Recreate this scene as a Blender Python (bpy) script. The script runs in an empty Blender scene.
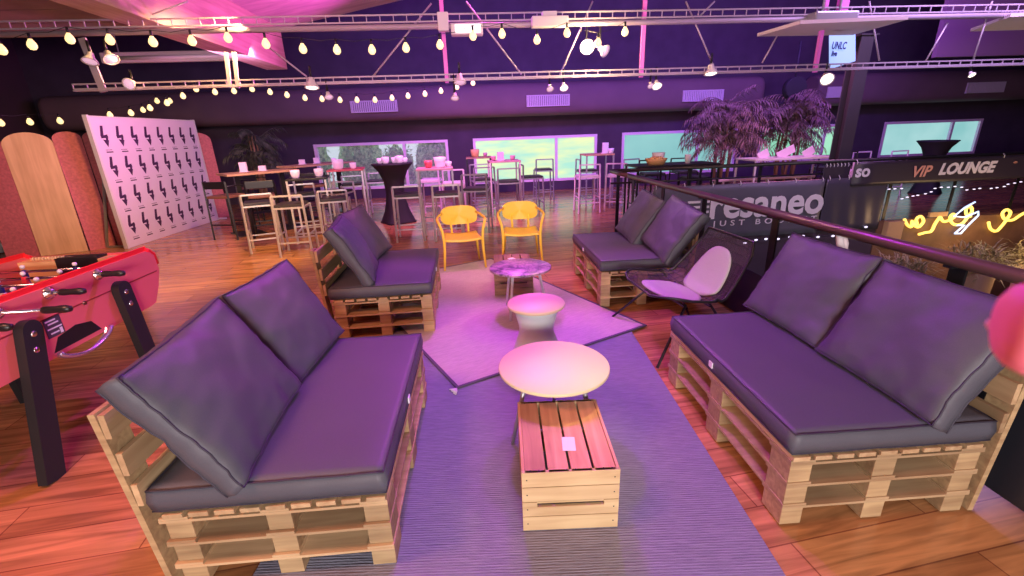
import bpy, bmesh, math, random
from mathutils import Vector, Matrix, noise
R = math.radians
C = bpy.context.scene.collection
S = bpy.context.scene
random.seed(7)

# ------------------------------------------------------------------ camera
CAM_H, YAW, PITCH, ROLL, FPX = 1.58, R(4.5), R(18.93), R(-2.1), 452.0
def _cam():
    cp, sp = math.cos(PITCH), math.sin(PITCH)
    fw = Vector((0, cp, -sp)); up = Vector((0, sp, cp)); rt = Vector((1, 0, 0))
    c, s = math.cos(ROLL), math.sin(ROLL)
    rt2 = c*rt + s*up; up2 = -s*rt + c*up
    Z = Matrix.Rotation(-YAW, 3, 'Z')
    return Z @ fw, Z @ rt2, Z @ up2
FW, RT, UP = _cam()
EYE = Vector((0, 0, CAM_H))
cd = bpy.data.cameras.new('camera'); cam = bpy.data.objects.new('camera', cd); C.objects.link(cam)
cd.sensor_width = 36; cd.lens = FPX/1024*36; cd.clip_start = 0.01; cd.clip_end = 200
m = Matrix.Identity(4)
for i in range(3):
    m[i][0] = RT[i]; m[i][1] = UP[i]; m[i][2] = -FW[i]
m.translation = EYE
cam.matrix_world = m
S.camera = cam
cd.dof.use_dof = True; cd.dof.focus_distance = 3.0; cd.dof.aperture_fstop = 9

def ray(x, y):
    return FW + (x-512)/FPX*RT - (y-288)/FPX*UP
def at(x, y, v):                       # point of the room at distance v seen at a pixel
    d = ray(x, y); return EYE + d*(v/d.y)
def atz(x, y, z):
    d = ray(x, y); return EYE + d*((z-CAM_H)/d.z)

# ------------------------------------------------------------------ world, exposure, lights
w = bpy.data.worlds.new('world'); S.world = w; w.use_nodes = True
w.node_tree.nodes['Background'].inputs[0].default_value = (0.80, 0.95, 1.0, 1)
w.node_tree.nodes['Background'].inputs[1].default_value = 0.8
S.view_settings.view_transform = 'Standard'; S.view_settings.look = 'None'
S.view_settings.gamma = 1; S.view_settings.exposure = 0.1; S.view_settings.use_curve_mapping = False

def light(name, kind, loc, energy, col, target=None, size=.5, size_y=None, angle=None, blend=.5):
    l = bpy.data.lights.new(name, kind); l.energy = energy; l.color = col
    if kind == 'AREA':
        l.size = size
        if size_y: l.shape = 'RECTANGLE'; l.size_y = size_y
    else:
        l.shadow_soft_size = size
    if kind == 'SPOT': l.spot_size = angle; l.spot_blend = blend
    o = bpy.data.objects.new(name, l); C.objects.link(o); o.location = loc
    if target is not None:
        o.rotation_euler = (Vector(target)-Vector(loc)).to_track_quat('-Z', 'Y').to_euler()
    return o
light('neutral_front_light', 'AREA', (0.3, -2.7, 1.5), 225, (1.0, .90, .90), (0.2, 2.6, 0.6), 1.6, .7)
light('chair_fill_spot', 'SPOT', (0.6, 1.2, 3.9), 330, (1.0, .80, .55), (0.25, 5.75, 0.4), .12, angle=R(26))  # unseen fill lamp, added to brighten the yellow chairs
light('warm_table_fill', 'SPOT', (2.4, 4.2, 3.6), 380, (1.0, .78, .30), (0.58, 2.05, 0.4), .12, angle=R(13), blend=.9)  # unseen lamp added to warm the front round tabletop
light('purple_spot_left', 'SPOT', (-0.1, 5.0, 3.9), 520, (.42, .01, 1.0), (-0.6, 1.7, 0.3), .10, angle=R(72))
light('purple_spot_right', 'SPOT', (1.1, 4.8, 3.8), 330, (.50, .03, 1.0), (1.3, 1.8, 0.3), .10, angle=R(70))
light('purple_fill_rear', 'SPOT', (0.3, 6.5, 3.7), 230, (.45, .06, 1.0), (1.5, 4.3, 0.5), .1, angle=R(45))  # extra unseen lamp, added to tint the right rear sofa purple
light('magenta_spot_rug', 'SPOT', (0.3, 6.2, 3.6), 280, (1.0, .10, .74), (-0.1, 3.6, 0.0), .12, angle=R(60))
light('magenta_spot_floor', 'SPOT', (-0.6, 7.6, 3.2), 480, (1.0, .30, .85), (0.3, 10.2, 0.0), .15, angle=R(95))
light('warm_red_flood', 'AREA', (-2.3, 1.0, 3.4), 120, (1.0, .36, .22), (-2.6, 2.6, 0.0), 1.0, 1.0)
light('red_flood_right', 'AREA', (2.0, 0.3, 3.2), 10, (1.0, .2, .16), (1.6, 1.3, 0.0), .8, .8)
light('warm_flood_left', 'SPOT', (-2.2, 5.4, 2.7), 620, (1.0, .56, .2), (-5.0, 7.0, 0.2), .2, angle=R(100))
light('magenta_backdrop_light', 'AREA', (-3.2, 7.2, 2.6), 46, (.95, .45, 1.0), (-5.7, 9.0, 1.1), 1.0, .6)
light('beam_uplight', 'SPOT', (-0.6, 7.2, 2.3), 420, (1.0, .10, .85), (-3.1, 6.6, 3.6), .1, angle=R(110))
light('truss_uplight', 'AREA', (1.2, 3.6, 2.0), 22, (1.0, .32, .95), (1.2, 5.4, 2.6), 6.0, .3)
light('purple_wall_wash', 'AREA', (3.5, 8.6, 3.9), 420, (.34, .11, 1.0), (4.0, 13.0, 2.6), 12.0, .5)
light('purple_balcony_light', 'AREA', (6.0, 4.6, 3.6), 110, (.70, .42, 1.0), (6.0, 7.0, 0.4), 3.0, .6)
light('magenta_bench_fill', 'SPOT', (5.4, 7.1, 3.3), 200, (1.0, .35, .8), (5.6, 8.0, 0.6), .15, angle=R(80))  # extra unseen lamp, added so the white benches catch magenta
light('warm_lower_bar_light', 'POINT', (8.2, 5.6, -0.3), 40, (1.0, .60, .30), size=.3)

# ------------------------------------------------------------------ materials
MATS = {}
def mat(name, col, rough=.5, metal=0, emit=None, es=1.0, spec=.5, noise_amt=0, noise_scale=20, bump=0, bump_scale=200, alpha=None, coat=0, trans=0, stretch=None):
    if name in MATS: return MATS[name]
    m = bpy.data.materials.new(name); m.use_nodes = True; nt = m.node_tree
    b = nt.nodes['Principled BSDF']
    b.inputs['Base Color'].default_value = (*col, 1); b.inputs['Roughness'].default_value = rough
    b.inputs['Metallic'].default_value = metal; b.inputs['Specular IOR Level'].default_value = spec
    b.inputs['Coat Weight'].default_value = coat
    if trans: b.inputs['Transmission Weight'].default_value = trans
    if emit: b.inputs['Emission Color'].default_value = (*emit, 1); b.inputs['Emission Strength'].default_value = es
    if alpha is not None: b.inputs['Alpha'].default_value = alpha
    if noise_amt or bump:
        tc = nt.nodes.new('ShaderNodeTexCoord'); mp = nt.nodes.new('ShaderNodeMapping')
        nt.links.new(tc.outputs['Object'], mp.inputs[0])
        if stretch: mp.inputs['Scale'].default_value = stretch
    if noise_amt:
        n = nt.nodes.new('ShaderNodeTexNoise'); n.inputs['Scale'].default_value = noise_scale; n.inputs['Detail'].default_value = 5
        nt.links.new(mp.outputs[0], n.inputs['Vector'])
        mx = nt.nodes.new('ShaderNodeMix'); mx.data_type = 'RGBA'
        mr = nt.nodes.new('ShaderNodeMapRange'); mr.inputs[1].default_value = .3; mr.inputs[2].default_value = .7
        nt.links.new(n.outputs[0], mr.inputs[0]); nt.links.new(mr.outputs[0], mx.inputs[0])
        mx.inputs[6].default_value = (*[c*(1-noise_amt) for c in col], 1); mx.inputs[7].default_value = (*[min(1, c*(1+noise_amt)) for c in col], 1)
        nt.links.new(mx.outputs[2], b.inputs['Base Color'])
    if bump:
        n2 = nt.nodes.new('ShaderNodeTexNoise'); n2.inputs['Scale'].default_value = bump_scale; n2.inputs['Detail'].default_value = 3
        nt.links.new(mp.outputs[0], n2.inputs['Vector'])
        bp = nt.nodes.new('ShaderNodeBump'); bp.inputs['Strength'].default_value = bump; bp.inputs['Distance'].default_value = .01
        nt.links.new(n2.outputs[0], bp.inputs['Height']); nt.links.new(bp.outputs[0], b.inputs['Normal'])
    MATS[name] = m; return m

def wood_mat(name, c1, c2, axis=1, scale=1.0, rough=.7, knots=True):
    if name in MATS: return MATS[name]
    m = bpy.data.materials.new(name); m.use_nodes = True; nt = m.node_tree; b = nt.nodes['Principled BSDF']
    tc = nt.nodes.new('ShaderNodeTexCoord'); mp = nt.nodes.new('ShaderNodeMapping')
    s = [26*scale]*3; s[axis] = 1.6*scale; mp.inputs['Scale'].default_value = s
    nt.links.new(tc.outputs['Object'], mp.inputs[0])
    n = nt.nodes.new('ShaderNodeTexNoise'); n.inputs['Scale'].default_value = 1; n.inputs['Detail'].default_value = 6; n.inputs['Distortion'].default_value = .6
    nt.links.new(mp.outputs[0], n.inputs['Vector'])
    n3 = nt.nodes.new('ShaderNodeTexNoise'); n3.inputs['Scale'].default_value = 3.2*scale; nt.links.new(tc.outputs['Object'], n3.inputs['Vector'])
    ad = nt.nodes.new('ShaderNodeMath'); ad.operation = 'ADD'
    ml = nt.nodes.new('ShaderNodeMath'); ml.operation = 'MULTIPLY'; ml.inputs[1].default_value = .6
    nt.links.new(n3.outputs[0], ml.inputs[0]); nt.links.new(n.outputs[0], ad.inputs[0]); nt.links.new(ml.outputs[0], ad.inputs[1])
    r = nt.nodes.new('ShaderNodeValToRGB'); r.color_ramp.elements[0].position = .55; r.color_ramp.elements[0].color = (*c2, 1)
    r.color_ramp.elements[1].position = 1.0; r.color_ramp.elements[1].color = (*c1, 1)
    nt.links.new(ad.outputs[0], r.inputs[0])
    oi = nt.nodes.new('ShaderNodeObjectInfo'); mr = nt.nodes.new('ShaderNodeMapRange'); mr.inputs[3].default_value = .72; mr.inputs[4].default_value = 1.12
    nt.links.new(oi.outputs['Random'], mr.inputs[0]); vm = nt.nodes.new('ShaderNodeVectorMath'); vm.operation = 'SCALE'
    nt.links.new(r.outputs[0], vm.inputs[0]); nt.links.new(mr.outputs[0], vm.inputs['Scale']); nt.links.new(vm.outputs[0], b.inputs['Base Color'])
    b.inputs['Roughness'].default_value = rough
    MATS[name] = m; return m

def floor_mat():
    m = bpy.data.materials.new('laminate_floor'); m.use_nodes = True; nt = m.node_tree; b = nt.nodes['Principled BSDF']
    tc = nt.nodes.new('ShaderNodeTexCoord'); mp = nt.nodes.new('ShaderNodeMapping'); mp.inputs['Rotation'].default_value = (0, 0, R(-6))
    nt.links.new(tc.outputs['Object'], mp.inputs[0])
    br = nt.nodes.new('ShaderNodeTexBrick'); br.inputs['Scale'].default_value = 1
    br.inputs['Brick Width'].default_value = 1.3; br.inputs['Row Height'].default_value = .19
    br.inputs['Mortar Size'].default_value = .0035; br.inputs['Mortar Smooth'].default_value = .3
    br.inputs['Color1'].default_value = (.42, .18, .070, 1); br.inputs['Color2'].default_value = (.56, .27, .11, 1)
    br.inputs['Mortar'].default_value = (.24, .085, .04, 1)
    nt.links.new(mp.outputs[0], br.inputs['Vector'])
    mp2 = nt.nodes.new('ShaderNodeMapping'); mp2.inputs['Scale'].default_value = (1.2, 14, 1); nt.links.new(mp.outputs[0], mp2.inputs[0])
    n = nt.nodes.new('ShaderNodeTexNoise'); n.inputs['Scale'].default_value = 1.5; n.inputs['Detail'].default_value = 7; n.inputs['Distortion'].default_value = .8
    nt.links.new(mp2.outputs[0], n.inputs['Vector'])
    mr = nt.nodes.new('ShaderNodeMapRange'); mr.inputs[1].default_value = .3; mr.inputs[2].default_value = .7; mr.inputs[3].default_value = .55; mr.inputs[4].default_value = 1.35
    nt.links.new(n.outputs[0], mr.inputs[0])
    mx = nt.nodes.new('ShaderNodeVectorMath'); mx.operation = 'SCALE'
    nt.links.new(br.outputs[0], mx.inputs[0]); nt.links.new(mr.outputs[0], mx.inputs['Scale'])
    nt.links.new(mx.outputs[0], b.inputs['Base Color'])
    b.inputs['Roughness'].default_value = .20; b.inputs['Specular IOR Level'].default_value = .65
    return m

def rug_mat(name, c1, c2, rot, scale, wave=True, patch=None):
    m = bpy.data.materials.new(name); m.use_nodes = True; nt = m.node_tree; b = nt.nodes['Principled BSDF']
    tc = nt.nodes.new('ShaderNodeTexCoord')
    wv = nt.nodes.new('ShaderNodeTexWave'); wv.inputs['Scale'].default_value = scale; wv.inputs['Distortion'].default_value = 1.6
    wv.inputs['Detail'].default_value = 3; wv.inputs['Detail Scale'].default_value = 3; wv.bands_direction = 'Y' if rot else 'X'
    nt.links.new(tc.outputs['Object'], wv.inputs['Vector'])
    n = nt.nodes.new('ShaderNodeTexNoise'); n.inputs['Scale'].default_value = 60; n.inputs['Detail'].default_value = 6
    mp = nt.nodes.new('ShaderNodeMapping'); mp.inputs['Scale'].default_value = (.25, 3, 1) if rot else (3, .25, 1)
    nt.links.new(tc.outputs['Object'], mp.inputs[0]); nt.links.new(mp.outputs[0], n.inputs['Vector'])
    mt = nt.nodes.new('ShaderNodeMath'); mt.operation = 'MULTIPLY_ADD'; mt.inputs[1].default_value = .45
    nt.links.new(wv.outputs['Fac'], mt.inputs[0]); 
    m2 = nt.nodes.new('ShaderNodeMath'); m2.operation = 'MULTIPLY_ADD'; m2.inputs[1].default_value = 1.4; m2.inputs[2].default_value = -.42
    nt.links.new(n.outputs[0], m2.inputs[0]); nt.links.new(m2.outputs[0], mt.inputs[2])
    mx = nt.nodes.new('ShaderNodeMix'); mx.data_type = 'RGBA'; nt.links.new(mt.outputs[0], mx.inputs[0])
    mx.inputs[6].default_value = (*c1, 1); mx.inputs[7].default_value = (*c2, 1)
    nt.links.new(mx.outputs[2], b.inputs['Base Color']); b.inputs['Roughness'].default_value = .95
    b.inputs['Specular IOR Level'].default_value = .1
    bp = nt.nodes.new('ShaderNodeBump'); bp.inputs['Strength'].default_value = .5; bp.inputs['Distance'].default_value = .006
    nt.links.new(mt.outputs[0], bp.inputs['Height']); nt.links.new(bp.outputs[0], b.inputs['Normal'])
    return m

FABRIC = mat('charcoal_polyester', (.092, .092, .116), .50, spec=.35, noise_amt=.08, noise_scale=300, bump=.12, bump_scale=700)
FABRIC_SIDE = FABRIC
PIPING = mat('dark_piping', (.035, .03, .05), .6)
PINE = wood_mat('pallet_pine_long', (.60, .42, .23), (.40, .24, .12), 1, 1)
PINEX = wood_mat('pallet_pine_cross', (.60, .42, .23), (.38, .23, .115), 0, 1)
PINEB = wood_mat('pallet_block', (.56, .39, .20), (.34, .21, .105), 0, 1.5)
CRATE = wood_mat('crate_pine', (.72, .52, .28), (.50, .31, .15), 0, 1)
CRATEY = wood_mat('crate_pine_top', (.80, .42, .26), (.50, .22, .13), 1, 1)
OLDCR = wood_mat('old_crate_wood', (.36, .22, .13), (.14, .08, .05), 0, 1)
OLDCRY = wood_mat('old_crate_top', (.42, .24, .15), (.2, .10, .07), 1, 1)
BLACK = mat('black_metal', (.012, .012, .014), .38, spec=.5)
BLACKM = mat('black_matte', (.012, .011, .014), .7)
WHITE = mat('white_lacquer', (.72, .70, .68), .35)
WHITEM = mat('white_painted_metal', (.66, .64, .64), .4)
GREYM = mat('grey_metal', (.42, .42, .43), .35, metal=.5)
YEL = mat('yellow_plastic', (.95, .66, .06), .42)
CHROME = mat('chrome', (.75, .72, .78), .18, metal=1)
SILVER = mat('brushed_silver_frame', (.62, .60, .62), .35, metal=.35)
REDB = mat('pink_red_laminate', (.78, .15, .16), .5)
REDT = mat('bright_red_trim', (.88, .02, .03), .35)
PAPER = mat('white_paper', (.85, .80, .85), .7)
DARKWALL = mat('dark_purple_wall', (.065, .045, .070), .85, noise_amt=.15, noise_scale=2)
DUCT = mat('dark_duct', (.16, .10, .115), .75, noise_amt=.1, noise_scale=1.5)
TRUSSM = mat('galvanised_truss', (.44, .38, .44), .5, metal=.2)

# ------------------------------------------------------------------ mesh builder
class MB:
    def __init__(s): s.bm = bmesh.new()
    def box(s, c, d, rot=None, bev=0, taper=None):
        r = bmesh.ops.create_cube(s.bm, size=1); vs = r['verts']
        for v in vs:
            v.co = Vector((v.co.x*d[0], v.co.y*d[1], v.co.z*d[2]))
            if taper and v.co.z > 0: v.co.x *= taper; v.co.y *= taper
        if bev:
            es = list({e for v in vs for e in v.link_edges})
            rb = bmesh.ops.bevel(s.bm, geom=es, offset=bev, segments=2, affect='EDGES', profile=.6)
            vs = list({v for f in rb['faces'] for v in f.verts} | {v for v in vs if v.is_valid})
        M = Matrix.Translation(Vector(c))
        if rot is not None: M = M @ (rot.to_4x4() if isinstance(rot, Matrix) else Matrix.Rotation(rot, 4, 'Z'))
        bmesh.ops.transform(s.bm, matrix=M, verts=vs); return s
    def b2(s, a, b, bev=0):      # box by two corners
        return s.box([(a[i]+b[i])/2 for i in range(3)], [abs(b[i]-a[i]) for i in range(3)], bev=bev)
    def bar(s, a, b, w, t, up=(0, 0, 1), bev=0):  # rectangular bar a->b
        a = Vector(a); b = Vector(b); z = (b-a).normalized(); x = Vector(up).cross(z)
        if x.length < 1e-4: x = Vector((1, 0, 0))
        x.normalize(); y = z.cross(x)
        M = Matrix((x, y, z)).transposed()
        return s.box((a+b)/2, (w, t, (b-a).length), rot=M, bev=bev)
    def tube(s, pts, r, seg=10, closed=False, cap=True):
        pts = [Vector(p) for p in pts]; n = len(pts)
        rs = r if isinstance(r, (list, tuple)) else [r]*n
        rings = []; prev = None
        for i, p in enumerate(pts):
            if closed: t = pts[(i+1) % n]-pts[i-1]
            else: t = pts[min(i+1, n-1)]-pts[max(i-1, 0)]
            t.normalize()
            if prev is None:
                u = Vector((0, 0, 1)) if abs(t.z) < .9 else Vector((1, 0, 0))
                x = u.cross(t).normalized()
            else:
                x = (prev - t*prev.dot(t))
                if x.length < 1e-5: x = Vector((1, 0, 0))
                x.normalize()
            prev = x; y = t.cross(x)
            rings.append([s.bm.verts.new(p+rs[i]*(math.cos(2*math.pi*k/seg)*x+math.sin(2*math.pi*k/seg)*y)) for k in range(seg)])
        m_ = n if closed else n-1
        for i in range(m_):
            A, B = rings[i], rings[(i+1) % n]
            for k in range(seg): 
                f = s.bm.faces.new((A[k], A[(k+1) % seg], B[(k+1) % seg], B[k])); f.smooth = True
        if not closed and cap:
            s.bm.faces.new(rings[0][::-1]); s.bm.faces.new(rings[-1])
        return s
    def cyl(s, a, b, r, r2=None, seg=20):
        return s.tube([a, b], [r, r if r2 is None else r2], seg)
    def lathe(s, prof, c=(0, 0, 0), seg=40, axis=None):
        c = Vector(c); rings = []
        Q = Matrix.Identity(3) if axis is None else Vector(axis).to_track_quat('Z', 'Y').to_matrix()
        for (r, z) in prof:
            rings.append([s.bm.verts.new(c+Q @ Vector((max(r, 1e-4)*math.cos(2*math.pi*k/seg), max(r, 1e-4)*math.sin(2*math.pi*k/seg), z))) for k in range(seg)])
        for i in range(len(rings)-1):
            A, B = rings[i], rings[i+1]
            for k in range(seg):
                f = s.bm.faces.new((A[k], A[(k+1) % seg], B[(k+1) % seg], B[k])); f.smooth = True
        s.bm.faces.new(rings[0][::-1]); s.bm.faces.new(rings[-1]); return s
    def prism(s, poly, d, M):    # poly in local xy, extruded d along local z, placed by matrix M
        a = [s.bm.verts.new(M @ Vector((x, y, 0))) for x, y in poly]; b = [s.bm.verts.new(M @ Vector((x, y, d))) for x, y in poly]
        s.bm.faces.new(a[::-1]); s.bm.faces.new(b); n = len(poly)
        for i in range(n): s.bm.faces.new((a[i], a[(i+1) % n], b[(i+1) % n], b[i]))
        return s
    def grid(s, f, nu, nv, thick=None, closed_v=False):
        P = [[s.bm.verts.new(f(i/nu, j/nv)) for j in range(nv+1)] for i in range(nu+1)]
        for i in range(nu):
            for j in range(nv):
                q = s.bm.faces.new((P[i][j], P[i+1][j], P[i+1][j+1], P[i][j+1])); q.smooth = True
        return s
    def ball(s, c, r, sc=(1, 1, 1), sub=2):
        q = bmesh.ops.create_icosphere(s.bm, subdivisions=sub, radius=r)
        for v in q['verts']:
            v.co = Vector((v.co.x*sc[0], v.co.y*sc[1], v.co.z*sc[2]))+Vector(c)
        for v in q['verts']:
            for f in v.link_faces: f.smooth = True
        return s
    def build(s, name, m, parent=None, loc=None, rot=None, normals=True):
        if normals: bmesh.ops.recalc_face_normals(s.bm, faces=s.bm.faces)
        me = bpy.data.meshes.new(name); s.bm.to_mesh(me); s.bm.free()
        o = bpy.data.objects.new(name, me); C.objects.link(o)
        if m: me.materials.append(m)
        if parent: o.parent = parent
        if loc: o.location = loc
        if rot is not None: o.rotation_euler = (0, 0, rot) if not hasattr(rot, '__len__') else rot
        return o

def tag(o, label=None, cat=None, group=None, kind=None):
    if label: o['label'] = label
    if cat: o['category'] = cat
    if group: o['group'] = group
    if kind: o['kind'] = kind
    return o
def thing(name, label, cat, loc=(0, 0, 0), rz=0, group=None):
    o = bpy.data.objects.new(name, None); C.objects.link(o); o.location = loc; o.rotation_euler = (0, 0, rz); o.empty_display_size = .1
    return tag(o, label, cat, group)
def struct(o): o['kind'] = 'structure'; return o
def children(o): return [c for c in list(C.objects) if c.parent is o]
KIDS = {}
def index_kids():
    KIDS.clear()
    for c in C.objects:
        if c.parent: KIDS.setdefault(c.parent.name, []).append(c)
def dup(o, parent=None, loc=None, rz=None, label=None, group=None):
    if parent is None: index_kids()
    def rec(q, par):
        c = q.copy(); C.objects.link(c)
        if par: c.parent = par
        for ch in KIDS.get(q.name, []): rec(ch, c)
        return c
    c = rec(o, parent)
    if loc is not None: c.location = loc
    if rz is not None: c.rotation_euler = (0, 0, rz)
    if label: c['label'] = label
    if group: c['group'] = group
    return c
def text_mesh(txt, size, extrude, m, bold=0.0, shear=0.0, spacing=1.0, align='LEFT'):
    cu = bpy.data.curves.new('t', 'FONT'); cu.body = txt; cu.size = size; cu.extrude = extrude; cu.offset = bold; cu.shear = shear
    cu.space_character = spacing; cu.align_x = align; cu.resolution_u = 3
    o = bpy.data.objects.new('t', cu); C.objects.link(o)
    bpy.context.view_layer.update()
    me = bpy.data.meshes.new_from_object(o.evaluated_get(bpy.context.evaluated_depsgraph_get()))
    bpy.data.objects.remove(o); bpy.data.curves.remove(cu)
    me.materials.clear(); me.materials.append(m); return me
def link_mesh(name, me, parent, loc, rot):
    o = bpy.data.objects.new(name, me); C.objects.link(o); o.parent = parent; o.location = loc; o.rotation_euler = rot; return o
FACE_CAM = (R(90), 0, 0)      # text plane facing -v

# ================================================================== the room
U0, U1, VB, VF, ZC = -10.6, 22.0, -3.0, 13.0, 5.2
f = MB(); f.b2((U0, VB, -.25), (2.32, VF, 0)); f.b2((2.32, 6.86, -.25), (U1, VF, 0)); struct(f.build('floor', floor_mat()))
f = MB(); f.b2((2.16, VB, -3.3), (U1, VF, -3.2)); struct(f.build('floor_lower', mat('lower_floor', (.035, .03, .035), .5)))
f = MB(); f.b2((U0-.1, VB, ZC), (U1, VF+.2, ZC+.1)); struct(f.build('ceiling', mat('dark_ceiling', (.045, .028, .05), .9)))
f = MB(); f.b2((U0-.2, VB-.1, -.25), (U0, VF+.2, ZC)); struct(f.build('wall_left', mat('dark_brown_wall', (.060, .032, .040), .85)))
f = MB(); f.b2((U0-.2, VB-.2, -3.3), (U1+.2, VB, ZC)); struct(f.build('wall_back', DARKWALL))
f = MB(); f.b2((U1, VB, -3.3), (U1+.2, VF+.2, ZC)); struct(f.build('wall_right', DARKWALL))
WIN = [(-4.12, -.58, .25, 1.47, 2/3), (.10, 3.55, .25, 1.47, 2/3), (4.26, 7.62, .3, 1.48, .66), (8.3, 11.05, .5, 1.5, .72), (12.1, 15.22, .5, 1.5, .7)]
f = MB(); f.b2((U0, VF, 1.5), (U1, VF+.2, ZC)); f.b2((U0, VF, -3.3), (U1, VF+.2, .25))
xs = [U0]+[q for a in WIN for q in a[:2]]+[U1]
for i in range(0, len(xs), 2): f.b2((xs[i], VF, .25), (xs[i+1], VF+.2, 1.5))
for a in WIN:
    if a[2] > .25: f.b2((a[0], VF, .25), (a[1], VF+.2, a[2]))
    if a[3] < 1.5: f.b2((a[0], VF, a[3]), (a[1], VF+.2, 1.5))
struct(f.build('wall_far', DARKWALL))

def frosted(name, c1, c2, sc, st, seed, streak=10):
    m = bpy.data.materials.new(name); m.use_nodes = True; nt = m.node_tree; b = nt.nodes['Principled BSDF']
    tc = nt.nodes.new('ShaderNodeTexCoord'); mp = nt.nodes.new('ShaderNodeMapping'); mp.inputs['Scale'].default_value = (sc, 1, sc*streak/3); mp.inputs['Location'].default_value = (seed, 0, seed)
    nt.links.new(tc.outputs['Object'], mp.inputs[0])
    n = nt.nodes.new('ShaderNodeTexNoise'); n.inputs['Scale'].default_value = 1; n.inputs['Detail'].default_value = 3; nt.links.new(mp.outputs[0], n.inputs['Vector'])
    mr = nt.nodes.new('ShaderNodeMapRange'); mr.inputs[1].default_value = .38; mr.inputs[2].default_value = .62; nt.links.new(n.outputs[0], mr.inputs[0])
    mx = nt.nodes.new('ShaderNodeMix'); mx.data_type = 'RGBA'; nt.links.new(mr.outputs[0], mx.inputs[0])
    mx.inputs[6].default_value = (*c1, 1); mx.inputs[7].default_value = (*c2, 1)
    b.inputs['Base Color'].default_value = (.05, .06, .06, 1); b.inputs['Roughness'].default_value = .25; b.inputs['Specular IOR Level'].default_value = .2
    nt.links.new(mx.outputs[2], b.inputs['Emission Color']); b.inputs['Emission Strength'].default_value = st
    return m
PANES = [None, frosted('daylit_frosted_pane_warm', (.40, .80, .62), (.80, .92, .46), .8, 1.0, 3, 14),
         frosted('daylit_frosted_pane_teal', (.26, .60, .58), (.34, .72, .66), .5, .85, 8, 3),
         frosted('daylit_frosted_pane_green', (.30, .75, .50), (.42, .90, .62), .6, .85, 5, 3),
         frosted('daylit_frosted_pane_blue', (.28, .62, .62), (.42, .74, .74), .7, .85, 1, 3)]
GLASS = mat('clear_glass', (.9, .95, .95), .03, alpha=.12, spec=.5)
FRAME = mat('window_frame_paint', (.85, .70, .78), .5)
for i, (a, b, z0, z1, fr) in enumerate(WIN):
    f = MB(); t = .07; mu = a+(b-a)*fr
    f.b2((a, VF-.03, z0), (b, VF+.12, z0+t)); f.b2((a, VF-.03, z1-t), (b, VF+.12, z1))
    for x in (a, mu-t/2, b-t): f.b2((x, VF-.028, z0+t), (x+t, VF+.118, z1-t))
    o = struct(f.build('window_%d' % (i+1), FRAME))
    for (p, q) in ((a+t, mu-t/2), (mu+t/2, b-t)):
        g = MB(); g.b2((p-.004, VF+.04, z0+t-.004), (q+.004, VF+.05, z1-t+.004))
        g.build('window_pane', PANES[i] or GLASS, o)

# daylight garden behind the first window
def leafmat(name, c1, c2, rough=.6):
    if name in MATS: return MATS[name]
    m = mat(name, c1, rough); nt = m.node_tree; b = nt.nodes['Principled BSDF']
    n = nt.nodes.new('ShaderNodeTexNoise'); n.inputs['Scale'].default_value = 9; tc = nt.nodes.new('ShaderNodeTexCoord'); nt.links.new(tc.outputs['Object'], n.inputs['Vector'])
    mx = nt.nodes.new('ShaderNodeMix'); mx.data_type = 'RGBA'; mr = nt.nodes.new('ShaderNodeMapRange'); mr.inputs[1].default_value = .35; mr.inputs[2].default_value = .65
    nt.links.new(n.outputs[0], mr.inputs[0]); nt.links.new(mr.outputs[0], mx.inputs[0])
    mx.inputs[6].default_value = (*c1, 1); mx.inputs[7].default_value = (*c2, 1); nt.links.new(mx.outputs[2], b.inputs['Base Color']); return m
def leaf(bm, p, d, l, wd, droop=.3):
    d = d.normalized(); s = d.cross(Vector((0, 0, 1)))
    if s.length < .01: s = Vector((1, 0, 0))
    s.normalize(); n = s.cross(d)
    a = bm.verts.new(p); m1 = p+d*l*.5+n*0-Vector((0, 0, 1))*droop*l*.15
    b = bm.verts.new(m1+s*wd/2); c = bm.verts.new(m1-s*wd/2); e = bm.verts.new(p+d*l-Vector((0, 0, 1))*droop*l*.6)
    bm.faces.new((a, b, e, c))
ground = MB(); ground.b2((U0, VF+.2, -.6), (U1, 24, -.5)); struct(ground.build('ground', mat('garden_ground', (.25, .30, .12), .9)))
rr = random.Random(4)
for k, (u, v, h, wd) in enumerate([(-5.6, 16.5, 2.4, 1.3), (-4.0, 17.6, 2.0, 1.2), (-2.5, 16.6, 1.5, .9), (-1.1, 16.4, 1.9, 1.2), (.2, 17.5, 2.2, 1.3)]):
    t = thing('garden_shrub', ['dense green shrub at the left end of the clear window', 'green shrub outside second from left through the clear window', 'low green shrub outside in front of the bright gap', 'leafy green shrub outside behind the window mullion', 'green shrub outside at the right end of the clear window'][k], 'shrub', (u, v, -.5), 0, 'shrubs outside the clear window')
    b = MB()
    for q in range(900):
        a1 = rr.random()*6.283; z = rr.random(); rad = wd*.75*math.sqrt(rr.random())*(1.1-.5*z)
        leaf(b.bm, Vector((rad*math.cos(a1), rad*math.sin(a1), .2+z*h)), Vector((rr.uniform(-1, 1), rr.uniform(-1, 1), rr.uniform(-.3, .8))), rr.uniform(.14, .26), .09)
    b.ball((0, 0, .2+h*.5), 1, (wd*.62, .5, h*.55), 4)
    for v_ in b.bm.verts:
        if len(v_.link_faces) > 2: v_.co *= 1+.18*noise.noise(v_.co*4)
    b.build('foliage', leafmat('garden_leaves', (.12, .30, .10), (.62, .85, .42)), t, normals=False)
    b = MB(); b.tube([(0, 0, 0), (.03, 0, h*.5), (0, .04, h*.9)], [.05, .035, .01], 8); b.build('stem', mat('bark', (.18, .12, .07), .9), t)

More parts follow.
